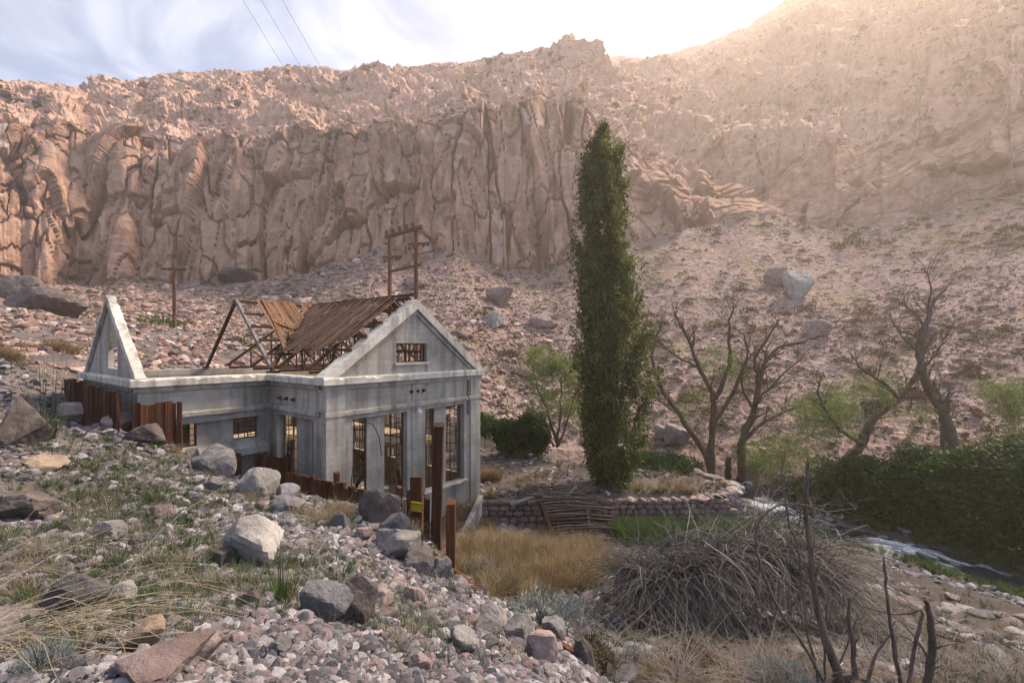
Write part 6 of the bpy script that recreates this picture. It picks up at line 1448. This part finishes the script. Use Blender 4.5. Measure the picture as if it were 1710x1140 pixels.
# straw stalks sweeping over the lower left corner
for (px_, py_, n1, L, lab, sd) in ((25, 1075, 75, 1.1, 'long pale straw stalks sprawling from the lower left corner', 1), (-20, 960, 60, 1.5, 'long straw stalks reaching in from the left edge', 2)):
    g_ = ray_ground(px_, py_); root = prop(empty('straw_stalks', tuple(g_)), lab, 'grass'); mb = MB()
    for k in range(n1):
        a_ = r.normal(.25, .65); L_ = L * r.uniform(.4, 1.2); d = np.array([math.cos(a_), math.sin(a_) * .8, r.uniform(.05, .9)]); d /= np.linalg.norm(d); p = r.normal(0, .16, 3) * np.array([1.6, 1.2, .1]); pts = [p]
        for j in range(6): d = d + np.array([0, 0, -.13]) + r.normal(0, .08, 3); d /= np.linalg.norm(d); pts.append(pts[-1] + d * L_ / 6)
        for q in pts: q[2] = max(q[2], gz(g_[0] + q[0], g_[1] + q[1]) - g_[2] + .01)
        mb.tube(pts, [.0027 * (1 - .6 * j / 6) for j in range(7)], 3, False)
    mb.build('stalks', M['l_straw'], root)
# scrub on the far slope: the larger ones singly
named = [(1185, 392, 34, 'l_olive', 'olive scrub on the brow of the far talus cone'), (1420, 418, 50, 'l_olive', 'wide olive scrub right of the talus cone'), (1310, 530, 30, 'l_olive', 'round green scrub below the pale boulder pair'), (1152, 470, 22, 'l_olive', 'olive scrub on the bare talus right of the poplar'), (1235, 490, 26, 'l_olive', 'dark olive scrub left of the pale boulder pair'),
         (1150, 650, 24, 'l_rust', 'rusty round bush behind the first bare tree'), (1185, 690, 28, 'l_rust', 'rusty bush between the trunks of the bare trees'), (1245, 660, 24, 'l_rust', 'rusty bush behind the forked tree'), (1400, 372, 26, 'l_sage', 'pale grey-green bush under the cliff at the talus head'), (262, 552, 64, 'l_green', 'bright green bush left of the slim power pole'),
         (400, 590, 60, 'l_green', 'green shrubs seen behind the bare end truss'), (480, 590, 46, 'l_green', 'green shrub seen through the roof truss'), (540, 590, 50, 'l_green', 'low green shrub behind the roof purlins'), (345, 580, 40, 'l_olive', 'olive shrub right of the slim power pole'), (300, 575, 34, 'l_olive', 'olive shrub at the foot of the slim power pole'),
         (70, 555, 46, 'l_olive', 'olive shrub on the slope under the huge dark boulder'), (800, 530, 34, 'l_olive', 'olive scrub above the hedge on the talus'), (850, 600, 40, 'l_olive', 'olive scrub left of the young willow'), (1620, 640, 40, 'l_olive', 'olive shrub right of the twisted tree'), (1690, 390, 40, 'l_olive', 'olive shrub at the right edge under the smooth cliff')]
def far_shrub(px_, py_, w_, mk, lab, group=None, k=0):
    g_ = far_z(px_, py_); wm = w_ / F * g_[1]; root = prop(empty('scrub', tuple(g_)), lab, 'scrub', group)
    o = link('foliage', sh_src[mk][k % 3], None, root); o.scale = (wm * .5, wm * .5, wm * .42); o.rotation_euler = (0, 0, k * 1.3); return root
for k, a_ in enumerate(named): far_shrub(*a_, None, k)
rs = np.random.default_rng(3); cnt = 0
while cnt < 170:
    px_ = rs.uniform(20, 1700) if rs.random() < .35 else rs.uniform(1070, 1700); lo, hi = np.interp(px_, cpx, P1) + 8, 690
    py_ = lo + (hi - lo) * rs.uniform(0, 1) ** 1.3
    if 130 < px_ < 800 and py_ > 480: continue
    mk_ = 'l_olive' if rs.random() < .75 else 'l_rust'
    far_shrub(px_, py_, rs.uniform(8, 20) * (1 + .6 * (py_ > 520)), mk_, f"small {'olive' if mk_ == 'l_olive' else 'rusty'} scrub dotting the far talus {'left of the poplar' if px_ < 1015 else 'behind the bare trees' if px_ < 1400 else 'at the far right'}", 'scrub dotting the far slope', cnt); cnt += 1
# finer scrub, beyond counting
C_scr = src_coll('scrub_source', [shrub_mesh(250 + k, 90, .4) for k in range(3)], M['l_olive'])
def fscrub(n, rowlo, rowhi, thr, s0, s1, name, sd):
    row = rs.integers(rowlo, rowhi, n); j = rs.integers(np.searchsorted(cpx, -100), np.searchsorted(cpx, 1820), n); pt = far_pts[row, j]; k_ = fbm(pt * np.array([.07, .05, .05]), 4, sd) > thr + rs.uniform(-.15, .15, n); pt = pt[k_]
    s_ = rs.uniform(s0, s1, len(pt)); prop(scatter(name, pt, urot(len(pt), rs, .2), np.stack([s_, s_, s_ * .7], -1), rs.integers(0, 3, len(pt)), C_scr), kind='stuff')
fscrub(11000, 8, 4 + nT, -.04, .16, .55, 'talus_scrub', 151)
fscrub(3800, 4 + nT + nC - 30, nr - 15, .08, .35, 1.0, 'ridge_scrub', 152)
# ------------------------------------------------------------------ the dusty air between here and the canyon wall
hb = MB().box(-720, 660, -60, 345, -32, 255)
m = bpy.data.materials.new('haze'); m.use_nodes = True; t = m.node_tree; t.nodes.clear()
o_ = N(t, 'ShaderNodeOutputMaterial'); pv = N(t, 'ShaderNodeVolumePrincipled')
pv.inputs['Color'].default_value = (.99, .88, .78, 1); pv.inputs['Density'].default_value = .0012; pv.inputs['Anisotropy'].default_value = .52
m.cycles.homogeneous_volume = True
t.links.new(pv.outputs[0], o_.inputs['Volume'])
prop(hb.build('haze', m), kind='stuff')
